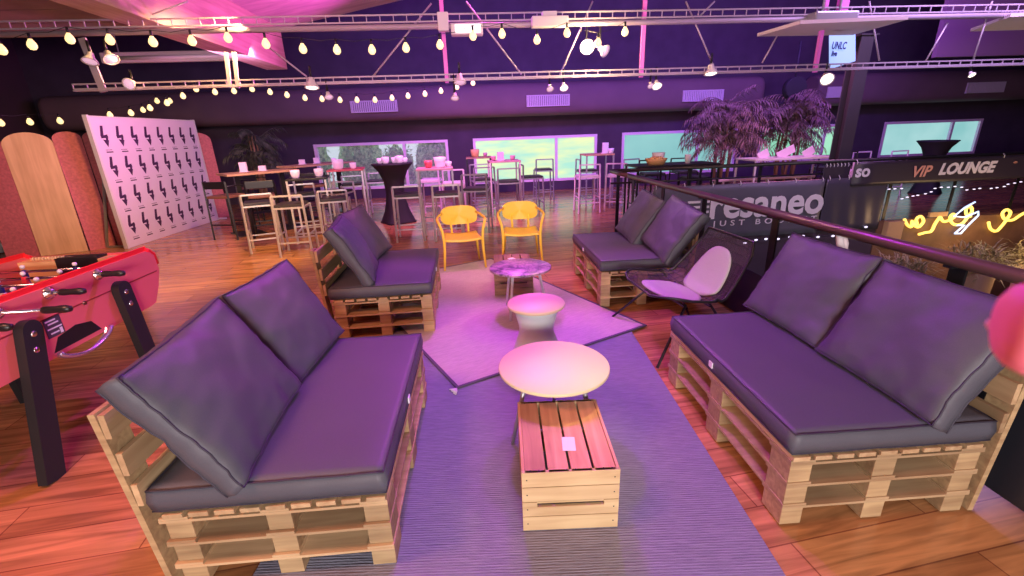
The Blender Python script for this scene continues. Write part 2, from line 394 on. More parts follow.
# roof, beam, duct, vents
PLANK = wood_mat('roof_planks', (.55, .42, .42), (.36, .26, .28), 0, .35)
f = MB()
M = Matrix(((1, 0, 0, -3.4), (0, 0, 1, 1.0), (0, 1, 0, 3.25), (0, 0, 0, 1)))
f.prism([(0.15, .10), (8.5, 1.70), (8.5, 1.78), (.15, .2)], 8.0, M)
struct(f.build('ceiling.001', PLANK))
f = MB()
for k in range(10): f.b2((-10.5, 1.2+k*.56, 2.93), (-3.42, 1.2+k*.56+.54, 3.0))
struct(f.build('ceiling.002', mat('brown_roof_boards', (.20, .14, .115), .8, noise_amt=.3, noise_scale=2)))
f = MB(); f.b2((-3.42, 1.0, 2.76), (-3.07, 9.0, 3.42), bev=.01)
t = f.build('glulam_beam', wood_mat('beam_wood', (.62, .46, .36), (.42, .28, .22), 1, .6)); tag(t, 'wide glued timber roof beam lit magenta at upper left', 'beam')
f = MB()
def duct(u0, u1, name, lab):
    b = MB(); prof = []
    for k in range(24):
        a = 2*math.pi*k/24; prof.append((math.cos(a), math.sin(a)))
    def sup(c): return math.copysign(abs(c)**.6, c)
    pts = [(.36*sup(x), .40*sup(z)) for x, z in prof]
    rings = []
    for (u, s) in ((u0, .80), (u0+.05, .94), (u0+.16, 1.0), (u1-.16, 1.0), (u1-.05, .94), (u1, .80)):
        rings.append([b.bm.verts.new((u, 12.62+p*s, 2.38+q*s)) for p, q in pts])
    for i in range(5):
        for k in range(24):
            q = b.bm.faces.new((rings[i][k], rings[i][(k+1) % 24], rings[i+1][(k+1) % 24], rings[i+1][k])); q.smooth = True
    b.bm.faces.new(rings[0]); b.bm.faces.new(rings[-1])
    return tag(b.build(name, DUCT), lab, 'air duct')
duct(-10.0, 7.85, 'air_duct', 'long dark air duct along the far wall, from left corner to above big plants')
duct(9.35, 21.5, 'air_duct', 'dark air duct high on far wall behind black column and to its right')
VL = ['slatted vent grille on duct above the clear window', 'white vent grille on duct above the brightest window', 'vent grille on duct above the teal window, left of big plants', 'small vent grille on duct just left of the black column', 'vent grille on duct at the right, above the rightmost window']
GR = mat('grille_white', (.62, .55, .60), .5); GRD = mat('grille_dark', (.05, .04, .05), .7)
for k, (a, b_, z) in enumerate([(-3.0, -1.84, 2.36), (1.62, 2.75, 2.37), (5.95, 7.07, 2.37), (10.18, 11.04, 2.35), (14.45, 15.6, 2.35)]):
    sc = 12.24/13
    a *= sc; b_ *= sc; t = thing('air_vent', VL[k], 'vent', ((a+b_)/2, 12.25, 1.58+(z-1.58)*sc), 0, 'vent grilles on the air ducts')
    h, wd = .115, (b_-a)/2
    g = MB(); g.b2((-wd, 0, -h), (wd, .02, h)); g.build('back_plate', GRD, t)
    g = MB(); g.b2((-wd-.02, -.03, h), (wd+.02, .02, h+.02)); g.b2((-wd-.02, -.03, -h-.02), (wd+.02, .02, -h)); g.b2((-wd-.02, -.03, -h), (-wd, .02, h)); g.b2((wd, -.03, -h), (wd+.02, .02, h)); g.build('frame', GR, t)
    g = MB(); n = 22
    for q in range(n):
        x = -wd+(q+.5)*2*wd/n; g.b2((x-.016, -.025, -h), (x+.016, 0, h))
    g.build('fins', GR, t)

f = MB(); g1 = at(942, 30, 10.2); g2 = at(941, 57, 10.2); f.b2((g1.x, 10.2, g2.z), (21.9, 10.3, 5.15)); struct(f.build('trim_1', mat('dusty_rose_fascia', (.36, .20, .27), .8)))
# ================================================================== truss
TV = 5.4
t = thing('lattice_truss', 'long galvanised lattice truss with diagonal rods spanning the hall', 'truss', (0, TV, 0))
def chord(z, h, u0, u1, name, flange):
    b = MB(); n = int((u1-u0)/.135)
    for dz in (0, h): b.bar((u0, 0, z+dz), (u1, 0, z+dz), .014, .014)
    for k in range(n+1):
        u = u0+k*(u1-u0)/n; b.bar((u, 0, z), (u, 0, z+h), .008, .010)
    if flange: b.cyl((u0, .01, z-.045), (u1, .01, z-.040), .028, seg=12)
    else: b.b2((u0, -.02, z-.022), (u1, .03, z-.010))
    return b.build(name, TRUSSM, t)
chord(2.705, .065, -7.5, 9.5, 'top_chord', True)
chord(2.155, .045, -3.98, 9.5, 'bottom_chord', False)
MAGP = mat('truss_post_magenta_lit', (.85, .20, .72), .5)  # magenta light on the posts is put into their colour
for u in (-.20, 1.97, 4.04):
    b = MB(); b.bar((u, .03, 2.12), (u, .03, 5.2), .04, .04); b.build('post', MAGP, t)
b = MB(); b.bar((4.24, .03, 2.55), (4.24, .03, 5.2), .11, .05); b.build('post', MAGP, t)
for (x0, y0, x1, y1) in [(265, 45, 305, 76), (431, 2, 372, 76), (466, 0, 522, 74), (594, 0, 560, 76), (688, 0, 716, 66), (717, 0, 702, 15), (780, 35, 765, 62), (873, 0, 883, 60), (952, 22, 930, 60), (997, 0, 978, 58), (185, 0, 130, 20)]:
    a = at(x0, y0, TV); c = at(x1, y1, TV)
    b = MB(); b.cyl((a.x, .05, a.z), (c.x, .05, c.z), .009, seg=8); b.build('diagonal_rod', TRUSSM, t)
a = at(82, 38, TV); c = at(104, 92, TV); b = MB(); b.bar((a.x, 0, a.z), (c.x, 0, c.z), .07, .02, up=(0, 1, 0)); b.build('bracket', TRUSSM, t)
for x in (228, 236):
    a = at(x-2, 52, TV); c = at(x+2, 88, TV); b = MB(); b.bar((a.x, 0, a.z), (c.x, 0, c.z), .035, .02, up=(0, 1, 0)); b.build('bracket', TRUSSM, t)

# white junction boxes and lamps on the truss
b = MB(); g = at(443, 21, 5.3); b.b2((g.x-.055, 5.28, g.z-.09), (g.x+.055, 5.375, g.z+.08), bev=.006); tag(b.build('junction_box', WHITE), 'white junction box on the top truss chord', 'junction box')
b = MB(); g = at(550, 20, 5.3); b.b2((g.x-.19, 5.27, g.z-.06), (g.x+.19, 5.385, g.z+.035), bev=.006); b.b2((g.x-.08, 5.28, g.z+.035), (g.x+.07, 5.375, g.z+.08), bev=.006); tag(b.build('control_box', WHITE), 'long white control box lying on the top truss chord', 'control box')
WARM = mat('warm_bulb_glass', (1, .8, .5), .3, emit=(1.0, .74, .30), es=1.25)
LAMPW = mat('lamp_glow', (1, .9, .8), .3, emit=(1.0, .86, .72), es=4.0)
LAMPP = mat('pinkish_lamp_glass', (.75, .55, .70), .3, emit=(.85, .55, .75), es=.55)
g = at(467, 31, 5.36); t = thing('flood_light', 'white box flood light with lit face under truss', 'flood light', (g.x, 5.36, g.z))
b = MB(); b.b2((-.165, -.08, -.045), (.165, .05, .06), bev=.01); b.build('housing', WHITE, t)
b = MB(); b.b2((-.12, -.09, -.03), (.14, -.08, .045), bev=.003); b.build('lens', mat('flood_glow', (1, 1, .9), .3, emit=(1.0, .9, .9), es=1.3), t)
t = thing('tube_light_fixture', 'long cream tube light fixture hanging between roof and truss', 'light fixture', (0, 9.4, 0))
a = at(102, 58, 9.4); c = at(238, 56, 9.4)
b = MB(); b.b2((a.x, -.05, a.z-.09), (c.x, .05, a.z+.08), bev=.02); b.build('housing', mat('cream_casing', (.62, .58, .44), .5), t)
b = MB(); b.cyl((a.x+.1, -.07, a.z-.02), (c.x-.1, -.07, a.z-.02), .03, seg=10); b.build('tube', mat('cream_tube', (.75, .72, .6), .3), t)
for x in (a.x+.3, c.x-.3):
    b = MB(); b.cyl((x, 0, a.z+.08), (x, 0, 5.2), .01, seg=6); b.build('hanger', GREYM, t)

def spot_lamp(x, y, v, s, glow, lab, down=(0, -.5, -1), top=None):
    g = at(x, y, v); t = thing('spot_lamp', lab, 'lamp', tuple(g), 0)
    d = Vector(down).normalized()
    b = MB(); b.lathe([(.02*s, -.16*s), (.05*s, -.15*s), (.06*s, -.08*s), (.12*s, .0), (.125*s, .02*s), (.11*s, .02*s), (.10*s, .0)], (0, 0, 0), 20, d); b.build('lamp_housing', WHITEM if glow is not WARM else BLACK, t)
    b = MB(); b.lathe([(.0, .028*s), (.06*s, .026*s), (.10*s, .005*s), (.10*s, -.002)], (0, 0, 0), 20, d); b.build('lens', glow, t)
    b = MB(); p = -d*.14*s; b.tube([p, p+Vector((0, 0, .12)), p+Vector((0, .0, .12 if top is None else top*.5))], .012, 8); b.build('bracket', BLACK, t)
    return t
spot_lamp(90, 61, 5.33, 0.56, LAMPP, 'round white spot lamp hanging left of the tube fixture')
spot_lamp(111, 59, 5.33, 0.56, LAMPP, 'pink tinted spot lamp at the left end of the tube fixture', (.5, -.4, -.8))
spot_lamp(129, 84, 5.33, 0.47, LAMPP, 'round lamp on bottom truss chord above the backdrop', (0, -1, -.3), .1)
spot_lamp(312, 87, 5.33, 0.60, LAMPW, 'flat lit lamp under bottom chord near hall middle left', (0, -.2, -1), .15)
spot_lamp(329, 97, 5.38, 0.37, LAMPP, 'small spot hanging in string lights below middle left chord', (.3, -.5, -1), .25)
spot_lamp(455, 98, 5.38, 0.37, LAMPP, 'small pink spot hanging over the gap between two windows', (0, -.5, -1), .4)
spot_lamp(460, 82, 5.33, 0.54, LAMPP, 'round lamp under bottom chord right of the left magenta-lit post', (0, -.3, -1), .1)
spot_lamp(605, 51, 5.40, 0.54, LAMPP, 'pink spot lamp tilted just right of the glaring warm lamp', (.6, -.6, -.5), .54)
spot_lamp(550, 89, 5.38, 0.34, LAMPP, 'small dim spot, left one of the pair over the brightest window', (0, -.7, -1), .3)
spot_lamp(564, 88, 5.38, 0.40, LAMPW, 'small lit spot, right one of the pair over the brightest window', (0, -.7, -1), .3)
spot_lamp(651, 86, 5.38, 0.31, LAMPP, 'tiny dim spot left of the lit one near middle right', (0, -.7, -1), .3)
spot_lamp(657, 86, 5.38, 0.46, LAMPW, 'lit spot under bottom chord near the right magenta-lit post', (0, -.8, -1), .3)
spot_lamp(711, 73, 5.33, 0.60, LAMPW, 'flat lit lamp under bottom chord left of the purple plants', (0, -.2, -1), .1)
spot_lamp(827, 79, 5.33, 0.60, LAMPW, 'bright warm spot below the hanging screen', (-.3, -.9, -.6), .25)
spot_lamp(972, 75, 5.38, 0.31, LAMPW, 'tiny lit spot over the rightmost window', (0, -.9, -1), .3)
g = at(587, 47, 5.4)
t = spot_lamp(587, 47, 5.40, 0.62, mat('glaring_lamp', (1, .8, .4), .3, emit=(1.0, .70, .28), es=40), 'glaring warm lamp, brightest of all under the truss', (-.15, -.95, -.25), .50)
light('glaring_lamp_light', 'POINT', (g.x, 5.22, g.z-.02), 45, (1.0, .66, .32), size=.08)

# string lights: the cord is one thing, each bulb its own part
def bulb_string(name, pts, v0, v1, lab, r):
    t = thing(name, lab, 'string lights', (0, 0, 0)); P = []
    for i, (x, y) in enumerate(pts):
        P.append(at(x, y, v0+(v1-v0)*i/(len(pts)-1)))
    cord = []
    for i, p in enumerate(P):
        cord.append(p+Vector((0, 0, r*2.6)))
        if i < len(P)-1: cord.append((p+P[i+1])/2+Vector((0, 0, r*2.6-.02)))
    b = MB(); b.tube(cord, .0028, 6); b.build('cord', BLACK, t)
    for p in P:
        b = MB(); b.lathe([(.0, -1.15*r), (.55*r, -1.0*r), (.95*r, -.45*r), (1.0*r, 0), (.8*r, .6*r), (.45*r, 1.1*r), (.40*r, 1.3*r)], (0, 0, 0), 14); o = b.build('bulb', WARM, t, tuple(p))
        s = MB(); s.cyl((0, 0, 1.15*r), (0, 0, 2.6*r), .30*r, seg=10); s.build('socket', BLACK, o)
    return t
bulb_string('string_lights', [(-20, 52), (2, 50), (32, 45), (70, 39), (110, 40), (153, 42), (192, 41), (228, 38), (266, 44), (303, 49), (337, 50), (372, 50), (406, 48), (440, 45), (473, 36), (502, 34), (537, 40), (567, 33), (598, 43), (625, 32)], 4.7, 5.15, 'string of warm bulbs nearest the camera, hung below the top chord', .036)
bulb_string('string_lights', [(-25, 131), (1, 123), (30, 122), (60, 121)], 8.5, 9.4, 'short string of warm bulbs over the rounded wooden panels', .048)
bulb_string('string_lights', [(110, 115), (131, 113), (150, 108), (167, 103), (183, 96), (196, 89), (215, 92), (234, 91), (252, 89), (270, 92), (287, 95), (305, 98), (322, 99), (340, 100), (357, 100), (375, 100), (392, 98), (408, 96), (425, 94), (441, 91), (457, 87), (473, 83)], 9.4, 9.9, 'string of small warm bulbs sagging from the backdrop towards mid hall', .046)
bulb_string('string_lights', [(143, 110), (157, 101), (170, 101)], 10.2, 10.6, 'short piece of bulb string crossing the long one above the backdrop', .044)

# hanging white panels, screen, column
def hpanel(poly, z, lab):
    b = MB(); P = [atz(x, y, z) for x, y in poly]
    a = [b.bm.verts.new(p) for p in P]; c = [b.bm.verts.new(p+Vector((0, 0, .035))) for p in P]
    b.bm.faces.new(a); b.bm.faces.new(c[::-1]); n = len(P)
    for i in range(n): b.bm.faces.new((a[i], c[i], c[(i+1) % n], a[(i+1) % n]))
    t = thing('ceiling_panel', lab, 'acoustic panel'); b.build('panel', mat('white_acoustic', (.70, .62, .62), .7), t)
    c0 = sum(P, Vector())/n
    b = MB(); b.box(c0+Vector((0, 0, .10)), (.5, .22, .12), bev=.02); b.cyl(c0+Vector((-.1, 0, .15)), c0+Vector((-.1, 0, 5.2-c0.z)), .012, seg=6); b.cyl(c0+Vector((.1, 0, .15)), c0+Vector((.1, 0, 5.2-c0.z)), .012, seg=6); b.build('hanger', GREYM, t)
hpanel([(757, 36.5), (800, 24), (908, 19.5), (853, 35)], 2.55, 'white suspended panel with slanted ends left above the screen')
hpanel([(970, 31.5), (1010, 17), (1110, 11), (1090, 28)], 2.62, 'white suspended panel cut off at the right edge')
BL = mat('screen_glow', (.2, .3, .5), .3, emit=(.30, .46, .86), es=1.0)
a, b_, c, d = at(829, 35, 5.9), at(855.5, 34, 6.15), at(855.5, 61, 6.15), at(829, 69.5, 5.9)
t = thing('hanging_screen', 'pale blue lit screen hanging beside the black column', 'screen', (0, 0, 0))
b = MB(); off = Vector((.05, .06, 0)); A = [a, b_, c, d]; q1 = [b.bm.verts.new(p+off*.2) for p in A]; q2 = [b.bm.verts.new(p+off*1.4) for p in A]
b.bm.faces.new(q1); b.bm.faces.new(q2[::-1])
for i in range(4): b.bm.faces.new((q1[i], q2[i], q2[(i+1) % 4], q1[(i+1) % 4]))
b.build('casing', BLACK, t)
b = MB(); q1 = [b.bm.verts.new(p) for p in A]; b.bm.faces.new(q1); b.build('display', BL, t)
ex_ = (b_-a); ex_.normalize(); n_ = ex_.cross(Vector((0, 0, 1)))
for (txt, sz, fx, fz) in (('UNLC', .115, .045, -.16), ('live', .085, .07, -.24)):
    me = text_mesh(txt, sz, .001, mat('screen_ink', (.02, .03, .15), .5), .003, .2)
    o = bpy.data.objects.new('screen_text', me); C.objects.link(o); o.parent = t
    M = Matrix((ex_, Vector((0, 0, 1)), n_)).transposed().to_4x4(); M.translation = a+ex_*fx+Vector((0, 0, fz))+n_*.03; o.matrix_world = M
b = MB(); b.cyl(b_+Vector((-.1, .12, -.1)), b_+Vector((-.1, .12, 2.2)), .015, seg=8); b.build('hanger', BLACK, t)

t = thing('steel_column', 'dark steel column rising behind the banners', 'column', (5.92, 6.98, 0))
b = MB(); b.b2((-.10, -.02, 0), (.10, 0, 2.75)); b.b2((-.10, .16, 0), (.10, .18, 2.75)); b.b2((-.012, 0, 0), (.012, .16, 2.75)); b.build('shaft', mat('dark_steel', (.05, .04, .055), .5), t)
b = MB(); b.b2((-.14, -.06, 2.75), (.14, .22, 2.77)); b.build('head_plate', MATS['dark_steel'], t)
b = MB(); b.b2((-.16, -.08, 0), (.16, .24, .015)); b.build('base_plate', BLACK, t)
b = MB(); b.cyl((5.0, 9.6, 2.62), (5.0, 9.75, 2.62), .22, seg=28); b.cyl((5.0, 9.7, 2.62), (5.0, 9.7, 3.5), .02, seg=8)
g = at(797, 88, 9.6)
o = tag(b.build('round_speaker', BLACKM), 'round black disc speaker hung above the big plants', 'speaker'); o.location = (g.x-5.0, 0, g.z-2.62)

# ================================================================== rugs
t = MB(); t.b2((-1.0, -1.4, 0), (1.0, 1.4, .010), bev=.003)
o = tag(t.build('area_rug', rug_mat('blue_grey_rug', (.16, .16, .21), (.30, .30, .38), True, 26), None, (.14, 2.22, .0005), R(-4.5)), 'large flat blue grey rug under the round tables and front crate', 'rug')
t = thing('woven_rug', 'pale pink woven rug with dark bound edge lying over the blue rug', 'rug', (-.18, 2.60, .012), R(26))
b = MB(); b.b2((0.02, .02, 0), (1.72, 2.68, .008)); b.build('weave', rug_mat('pink_woven_rug', (.40, .32, .33), (.66, .56, .55), True, 34), t)
b = MB()
for (p, q) in (((0, 0), (1.74, .02)), ((0, 2.68), (1.74, 2.70)), ((0, .02), (.02, 2.68)), ((1.72, .02), (1.74, 2.68))): b.b2((*p, 0), (*q, .011))
b.build('binding', mat('rug_binding', (.10, .08, .12), .9), t)
b = MB()
for k in range(9): b.tube([(0, 0, .008), (-.015-.004*k, -.012+.006*(k-4), .01), (-.035-.003*(k % 3), -.02+.010*(k-4), .004)], .003, 5)
b.build('tassel', mat('tassel_yarn', (.75, .68, .68), .9), t)

# ================================================================== pallet sofas
def make_pallet_sofa(label):
    t = thing('pallet_sofa', label, 'sofa', (0, 0, 0), 0, 'pallet sofas around the rugs')
    L, D, h = 1.2, .8, .107
    for lv in range(3):
        z = lv*h; b = MB()
        for y in (0, L/2-.07, L-.14): b.b2((0, y, z+.085), (D, y+.14, z+.096))
        for x in (0, D/2-.05, D-.10): b.b2((x, .001, z+.096), (x+.10, L-.001, z+.107))
        p = b.build('pallet_frame', PINEX, t)
        for x in (.001, D/2-.05, D-.101):
            for y in (.0015, L/2-.07, L-.1415):
                k = MB(); k.b2((x+.003, y+.003, z+.0005), (x+.092, y+.128, z+.0845), bev=.003); k.build('block', PINEB, p)
    for k in range(9):
        x = .004+k*.0885; b = MB(); b.b2((x, -.004, .3215), (x+.068, L+.004, .340), bev=.002); b.build('deck_slat', PINE, t)
    tilt = .055
    for y in (.0, L/2-.05, L-.10):
        b = MB(); b.bar((D+.030+.0, y+.05, 0), (D+.030+tilt, y+.05, .76), .1, .022, up=(1, 0, 0)); b.build('back_post', PINEB, t)
    for z in (.385, .515, .665):
        b = MB(); x = D+.008+tilt*z/.76; b.bar((x-.0, 0, z+.045), (x, L, z+.045), .02, .09, up=(0, 0, 1)); o = b.build('back_slat', PINE, t)
    return t
def rounded_box_pillow(name, wx, wy, th, bulge, seed, parent_label, wr=.012, pinch=.03):
    """box cushion lying in local x (width) / y (height), thickness along z, with gusset"""
    N = 26; b = MB(); bm = b.bm
    def P(i, j, side):
        u = i/N*2-1; v = j/N*2-1
        e = (1-abs(u)**2.6)*(1-abs(v)**2.6)
        x = u*wx/2*(1-pinch*(1-v*v)*abs(u)); y = v*wy/2*(1-pinch*(1-u*u)*abs(v))
        z = side*(th/2+bulge*e**.55)
        edge = max(abs(u), abs(v))
        n1 = noise.noise(Vector((x*5+seed, y*5, side*3.1)))
        n2 = noise.noise(Vector((x*16+seed*2, y*16, side*5)))
        n3 = noise.noise(Vector((x*34+seed*2, y*34, side*2)))
        dirw = (.35+.65*edge**3)
        z += side*wr*(n1*.9+n2*.55*dirw+n3*.22*dirw)
        return Vector((x, y, z))
    top = [[bm.verts.new(P(i, j, 1)) for j in range(N+1)] for i in range(N+1)]
    bot = [[bm.verts.new(P(i, j, -1)) for j in range(N+1)] for i in range(N+1)]
    for i in range(N):
        for j in range(N):
            f = bm.faces.new((top[i][j], top[i+1][j], top[i+1][j+1], top[i][j+1])); f.smooth = True
            f = bm.faces.new((bot[i][j], bot[i][j+1], bot[i+1][j+1], bot[i+1][j])); f.smooth = True
    ring = [(i, 0) for i in range(N)]+[(N, j) for j in range(N)]+[(i, N) for i in range(N, 0, -1)]+[(0, j) for j in range(N, 0, -1)]
    mids = []
    for k, (i, j) in enumerate(ring):
        a = top[i][j].co; c = bot[i][j].co; mm = (a+c)/2
        d = Vector((mm.x/wx, mm.y/wy, 0)); d.normalize()
        mids.append(bm.verts.new(mm+d*(.010+.010*noise.noise(Vector((k*.35, seed, 1)))))) 
    n = len(ring)
    for k in range(n):
        i, j = ring[k]; i2, j2 = ring[(k+1) % n]
        bm.faces.new((top[i][j], mids[k], mids[(k+1) % n], top[i2][j2])).smooth = True
        bm.faces.new((mids[k], bot[i][j], bot[i2][j2], mids[(k+1) % n])).smooth = True
    pt = [top[i][j].co.copy() for i, j in ring]; pb = [bot[i][j].co.copy() for i, j in ring]
    o = b.build(name, FABRIC)
    for f in o.data.polygons: f.use_smooth = True
    q = MB(); q.tube(pt, .0034, 6, closed=True); q.build('piping', PIPING, o)
    q = MB(); q.tube(pb, .0034, 6, closed=True); q.build('piping', PIPING, o)
    return o
def seat_cushion(seed):
    o = rounded_box_pillow('seat_cushion', .81, 1.19, .088, .010, seed, '', .004, 0.0)
    q = MB(); q.box((-.418, .05, .0), (.006, .035, .03)); q.build('care_tag', PAPER, o)
    return o

sofas = []
SP = [(1.172, 1.344, 0, 'B'), (-.362, 2.545, math.pi, 'A'), (-.400, 4.737, math.pi, 'C'), (1.120, 3.85, 0, 'D')]
SL = {'B': 'pallet sofa at right front, against the railing, cropped by frame', 'A': 'pallet sofa at left front beside the football table',
      'C': 'pallet sofa at left rear, in front of the silver bar stools', 'D': 'pallet sofa at right rear behind the wire mesh chair'}
WHO = {'B': 'right front pallet sofa', 'A': 'left front pallet sofa', 'C': 'left rear pallet sofa', 'D': 'right rear pallet sofa'}
s0 = make_pallet_sofa(SL['B'])
RZ = {'B': R(-1.6), 'A': math.pi+R(-.8), 'C': math.pi+R(.8), 'D': R(-.3)}
backs = {'B': [(.295, .60, 0, .0), (.94, .58, 3, 0)], 'A': [(.905, .60, 1, -.10), (.26, .58, -4, -.06)],
         'C': [(.86, .60, 7, -.08), (.25, .58, -6, .05)], 'D': [(.22, .58, 5, 0.10), (.86, .58, 1, -.12)]}
BL_ = {('B', 0): 'large charcoal back cushion nearest the camera, on the right front pallet sofa', ('B', 1): 'charcoal back cushion at far end of the right front pallet sofa',
       ('A', 0): 'wrinkled back cushion nearest the camera, on the left front pallet sofa', ('A', 1): 'back cushion at far end of the left front pallet sofa',
       ('C', 0): 'nearer back cushion on the left rear pallet sofa', ('C', 1): 'farther back cushion on the left rear pallet sofa',
       ('D', 0): 'tilted back cushion nearer the mesh chair, on the right rear pallet sofa', ('D', 1): 'farther back cushion on the right rear pallet sofa'}
seed = 1
for (u, v, _, k) in SP:
    s = s0 if k == 'B' else dup(s0, label=SL[k])
    s.location = (u, v, .0115 if k in 'ABCD' else 0); s.rotation_euler = (0, 0, RZ[k])
    M = Matrix.Translation(s.location) @ Matrix.Rotation(RZ[k], 4, 'Z')
    c = seat_cushion(seed); seed += 3.7
    c.matrix_world = M @ Matrix.Translation((.405, .60, .340+.0435+.012))
    tag(c, 'long dark seat cushion on the '+WHO[k], 'cushion', 'seat cushions of the pallet sofas')
    for i, (y, w_, tw, sh) in enumerate(backs[k]):
        if k in 'AC':
            pass
        p = rounded_box_pillow('back_cushion', .64, .53, .082, .042, seed, '', .020, .035); seed += 5.3
        # local: x width -> -sofa y, y height -> up the lean, z -> towards the sitter
        lean = R(29 if k != 'D' else 33)
        X = Vector((0, -1, 0)); Y = Vector((math.sin(lean), 0, math.cos(lean))); Zv = X.cross(Y)
        B = Matrix((X, Y, Zv)).transposed().to_4x4()
        foot = Vector((.545+sh*.3, y, .447))
        Z2 = Matrix.Rotation(R(tw), 4, 'Z')
        roll = Matrix.Rotation(R({'B0': 0, 'D0': -9, 'D1': -5, 'A0': 3}.get(k+str(i), 0)), 4, 'Z')
        p.matrix_world = M @ Matrix.Translation(foot) @ Z2 @ B @ roll @ Matrix.Translation((0, .262, 0))
        tag(p, BL_[(k, i)], 'cushion', 'back cushions of the pallet sofas')

# ================================================================== crates
def make_crate(label, W, D, H, m1, m2, rng):
    t = thing('wooden_crate', label, 'crate')
    b = MB(); b.b2((-W/2+.012, -D/2+.014, 0.0), (-W/2+.024, D/2-.014, H-.012)); b.b2((W/2-.024, -D/2+.014, 0), (W/2-.012, D/2-.014, H-.012)); b.bm.free()
    hs = [(.004, .074), (.078, .148), (.152, .222), (.226, .296)]
    for sgn in (-1, 1):
        e = MB()
        for i, (z0, z1) in enumerate(hs):
            y = sgn*(D/2-.007)
            if i == 1:
                e.b2((-W/2, y-.007, z0), (W/2, y+.007, z0+.046)); e.b2((-W/2, y-.007, z0+.046), (-W/2+.06, y+.007, z1)); e.b2((W/2-.06, y-.007, z0+.046), (W/2, y+.007, z1))
                e.b2((-W/2+.06, y-.004, z0+.062), (W/2-.06, y+.007, z1))
            else: e.b2((-W/2, y-.007, z0), (W/2, y+.007, z1))
        e.build('end_panel', m1, t)
        s = MB()
        for (z0, z1) in hs: x = sgn*(W/2-.007); s.b2((x-.006, -D/2+.0145, z0), (x+.006, D/2-.0145, z1))
        s.build('side_panel', m2, t)
    n = 4; w_ = (W-.02)/n
    for k in range(n):
        x = -W/2+.01+w_*k; s = MB(); s.b2((x+.004, -D/2+.001, H-.012), (x+w_-.006, D/2-.001, H), bev=.0015); s.build('top_slat', m2, t)
    s = MB()
    for x in (-W/2+.05, 0, W/2-.05):
        for y in (-D/2+.012, D/2-.012):
            for dx in (-.015, .02): s.cyl((x+dx, y, H-.001), (x+dx, y, H+.0008), .003, seg=8)
    for x in (-W/2+.02, W/2-.02):
        for (z0, z1) in hs: s.cyl((x, -D/2+.001, (z0+z1)/2), (x, -D/2-.0008, (z0+z1)/2), .003, seg=8)
    s.build('nails', BLACK, t)
    return t
t = make_crate('upturned pale wooden crate with paper slip, touching front round table', 0.392, .50, .296, CRATE, CRATEY, 1)
t.location = (.337, 1.680, .0115); t.rotation_euler = (0, 0, R(-4.0))
b = MB(); b.b2((-.028, -.045, 0), (.028, .045, .0012)); o = b.build('paper_slip', PAPER, None, (.345, 1.595, .3085), R(-8)); tag(o, 'small white paper slip on the pale front crate', 'paper')
t = make_crate('dark weathered wooden crate behind the marbled round table', .39, .50, .30, OLDCR, OLDCRY, 2)
t.location = (.372, 4.55, .0225); t.rotation_euler = (0, 0, R(-3))
b = MB(); b.b2((-.035, -.04, 0), (.035, .04, .0012)); o = b.build('paper_slip', PAPER, None, (.372, 4.60, .3235), R(25)); tag(o, 'small white paper slip on the dark rear crate', 'paper')

# ================================================================== round tables
def marble():
    m = bpy.data.materials.new('marbled_top'); m.use_nodes = True; nt = m.node_tree; b = nt.nodes['Principled BSDF']
    tc = nt.nodes.new('ShaderNodeTexCoord'); n = nt.nodes.new('ShaderNodeTexNoise'); n.inputs['Scale'].default_value = 9; n.inputs['Detail'].default_value = 9; n.inputs['Roughness'].default_value = .7; n.inputs['Distortion'].default_value = 1.4
    nt.links.new(tc.outputs['Object'], n.inputs['Vector'])
    r = nt.nodes.new('ShaderNodeValToRGB'); r.color_ramp.elements[0].position = .40; r.color_ramp.elements[0].color = (.12, .07, .12, 1)
    r.color_ramp.elements[1].position = .60; r.color_ramp.elements[1].color = (.62, .42, .46, 1)
    nt.links.new(n.outputs[0], r.inputs[0]); nt.links.new(r.outputs[0], b.inputs['Base Color']); b.inputs['Roughness'].default_value = .3
    return m
def round_table(label, loc, r, z, mtop, rz, lm):
    t = thing('round_coffee_table', label, 'table', loc, rz)
    b = MB(); b.lathe([(r-.01, z-.022), (r, z-.016), (r, z-.003), (r-.004, z), (0.001, z)], seg=72); b.build('tabletop', mtop, t)
    for a in (80, 200, 320):
        c, s_ = math.cos(R(a)), math.sin(R(a))
        b = MB(); b.cyl((.16*c, .16*s_, z-.022), (.255*c*r/.29, .255*s_*r/.29, 0), .014, .010, 12); b.build('leg', lm, t)
    b = MB(); b.lathe([(.17, z-.034), (.18, z-.034), (.18, z-.022), (.17, z-.022)], seg=32); b.build('under_frame', lm, t)
    return t
TOPW = mat('satin_white_top', (.78, .70, .42), .5, spec=.4)
round_table('large round white coffee table touching the pale crate', (.371, 2.10, .0115), .290, .405, TOPW, R(0), GREYM)
round_table('round coffee table with dark marbled top and white legs', (.383, 3.852, .0225), .275, .43, marble(), R(40), WHITEM)
t = thing('drum_side_table', 'round white side table with waisted drum base, middle of the tables', 'side table', (.395, 2.93, .0225))
b = MB(); b.lathe([(.185, .405), (.200, .412), (.202, .425), (.198, .432), (.001, .434)], seg=64); b.build('tabletop', mat('satin_rose_top', (.80, .60, .42), .5), t)
b = MB(); b.lathe([(.165, 0), (.175, .01), (.172, .06), (.150, .14), (.128, .20), (.122, .24), (.128, .28), (.142, .33), (.150, .37), (.17, .405)], seg=56); b.build('drum_base', mat('pale_grey_base', (.62, .66, .62), .45), t)

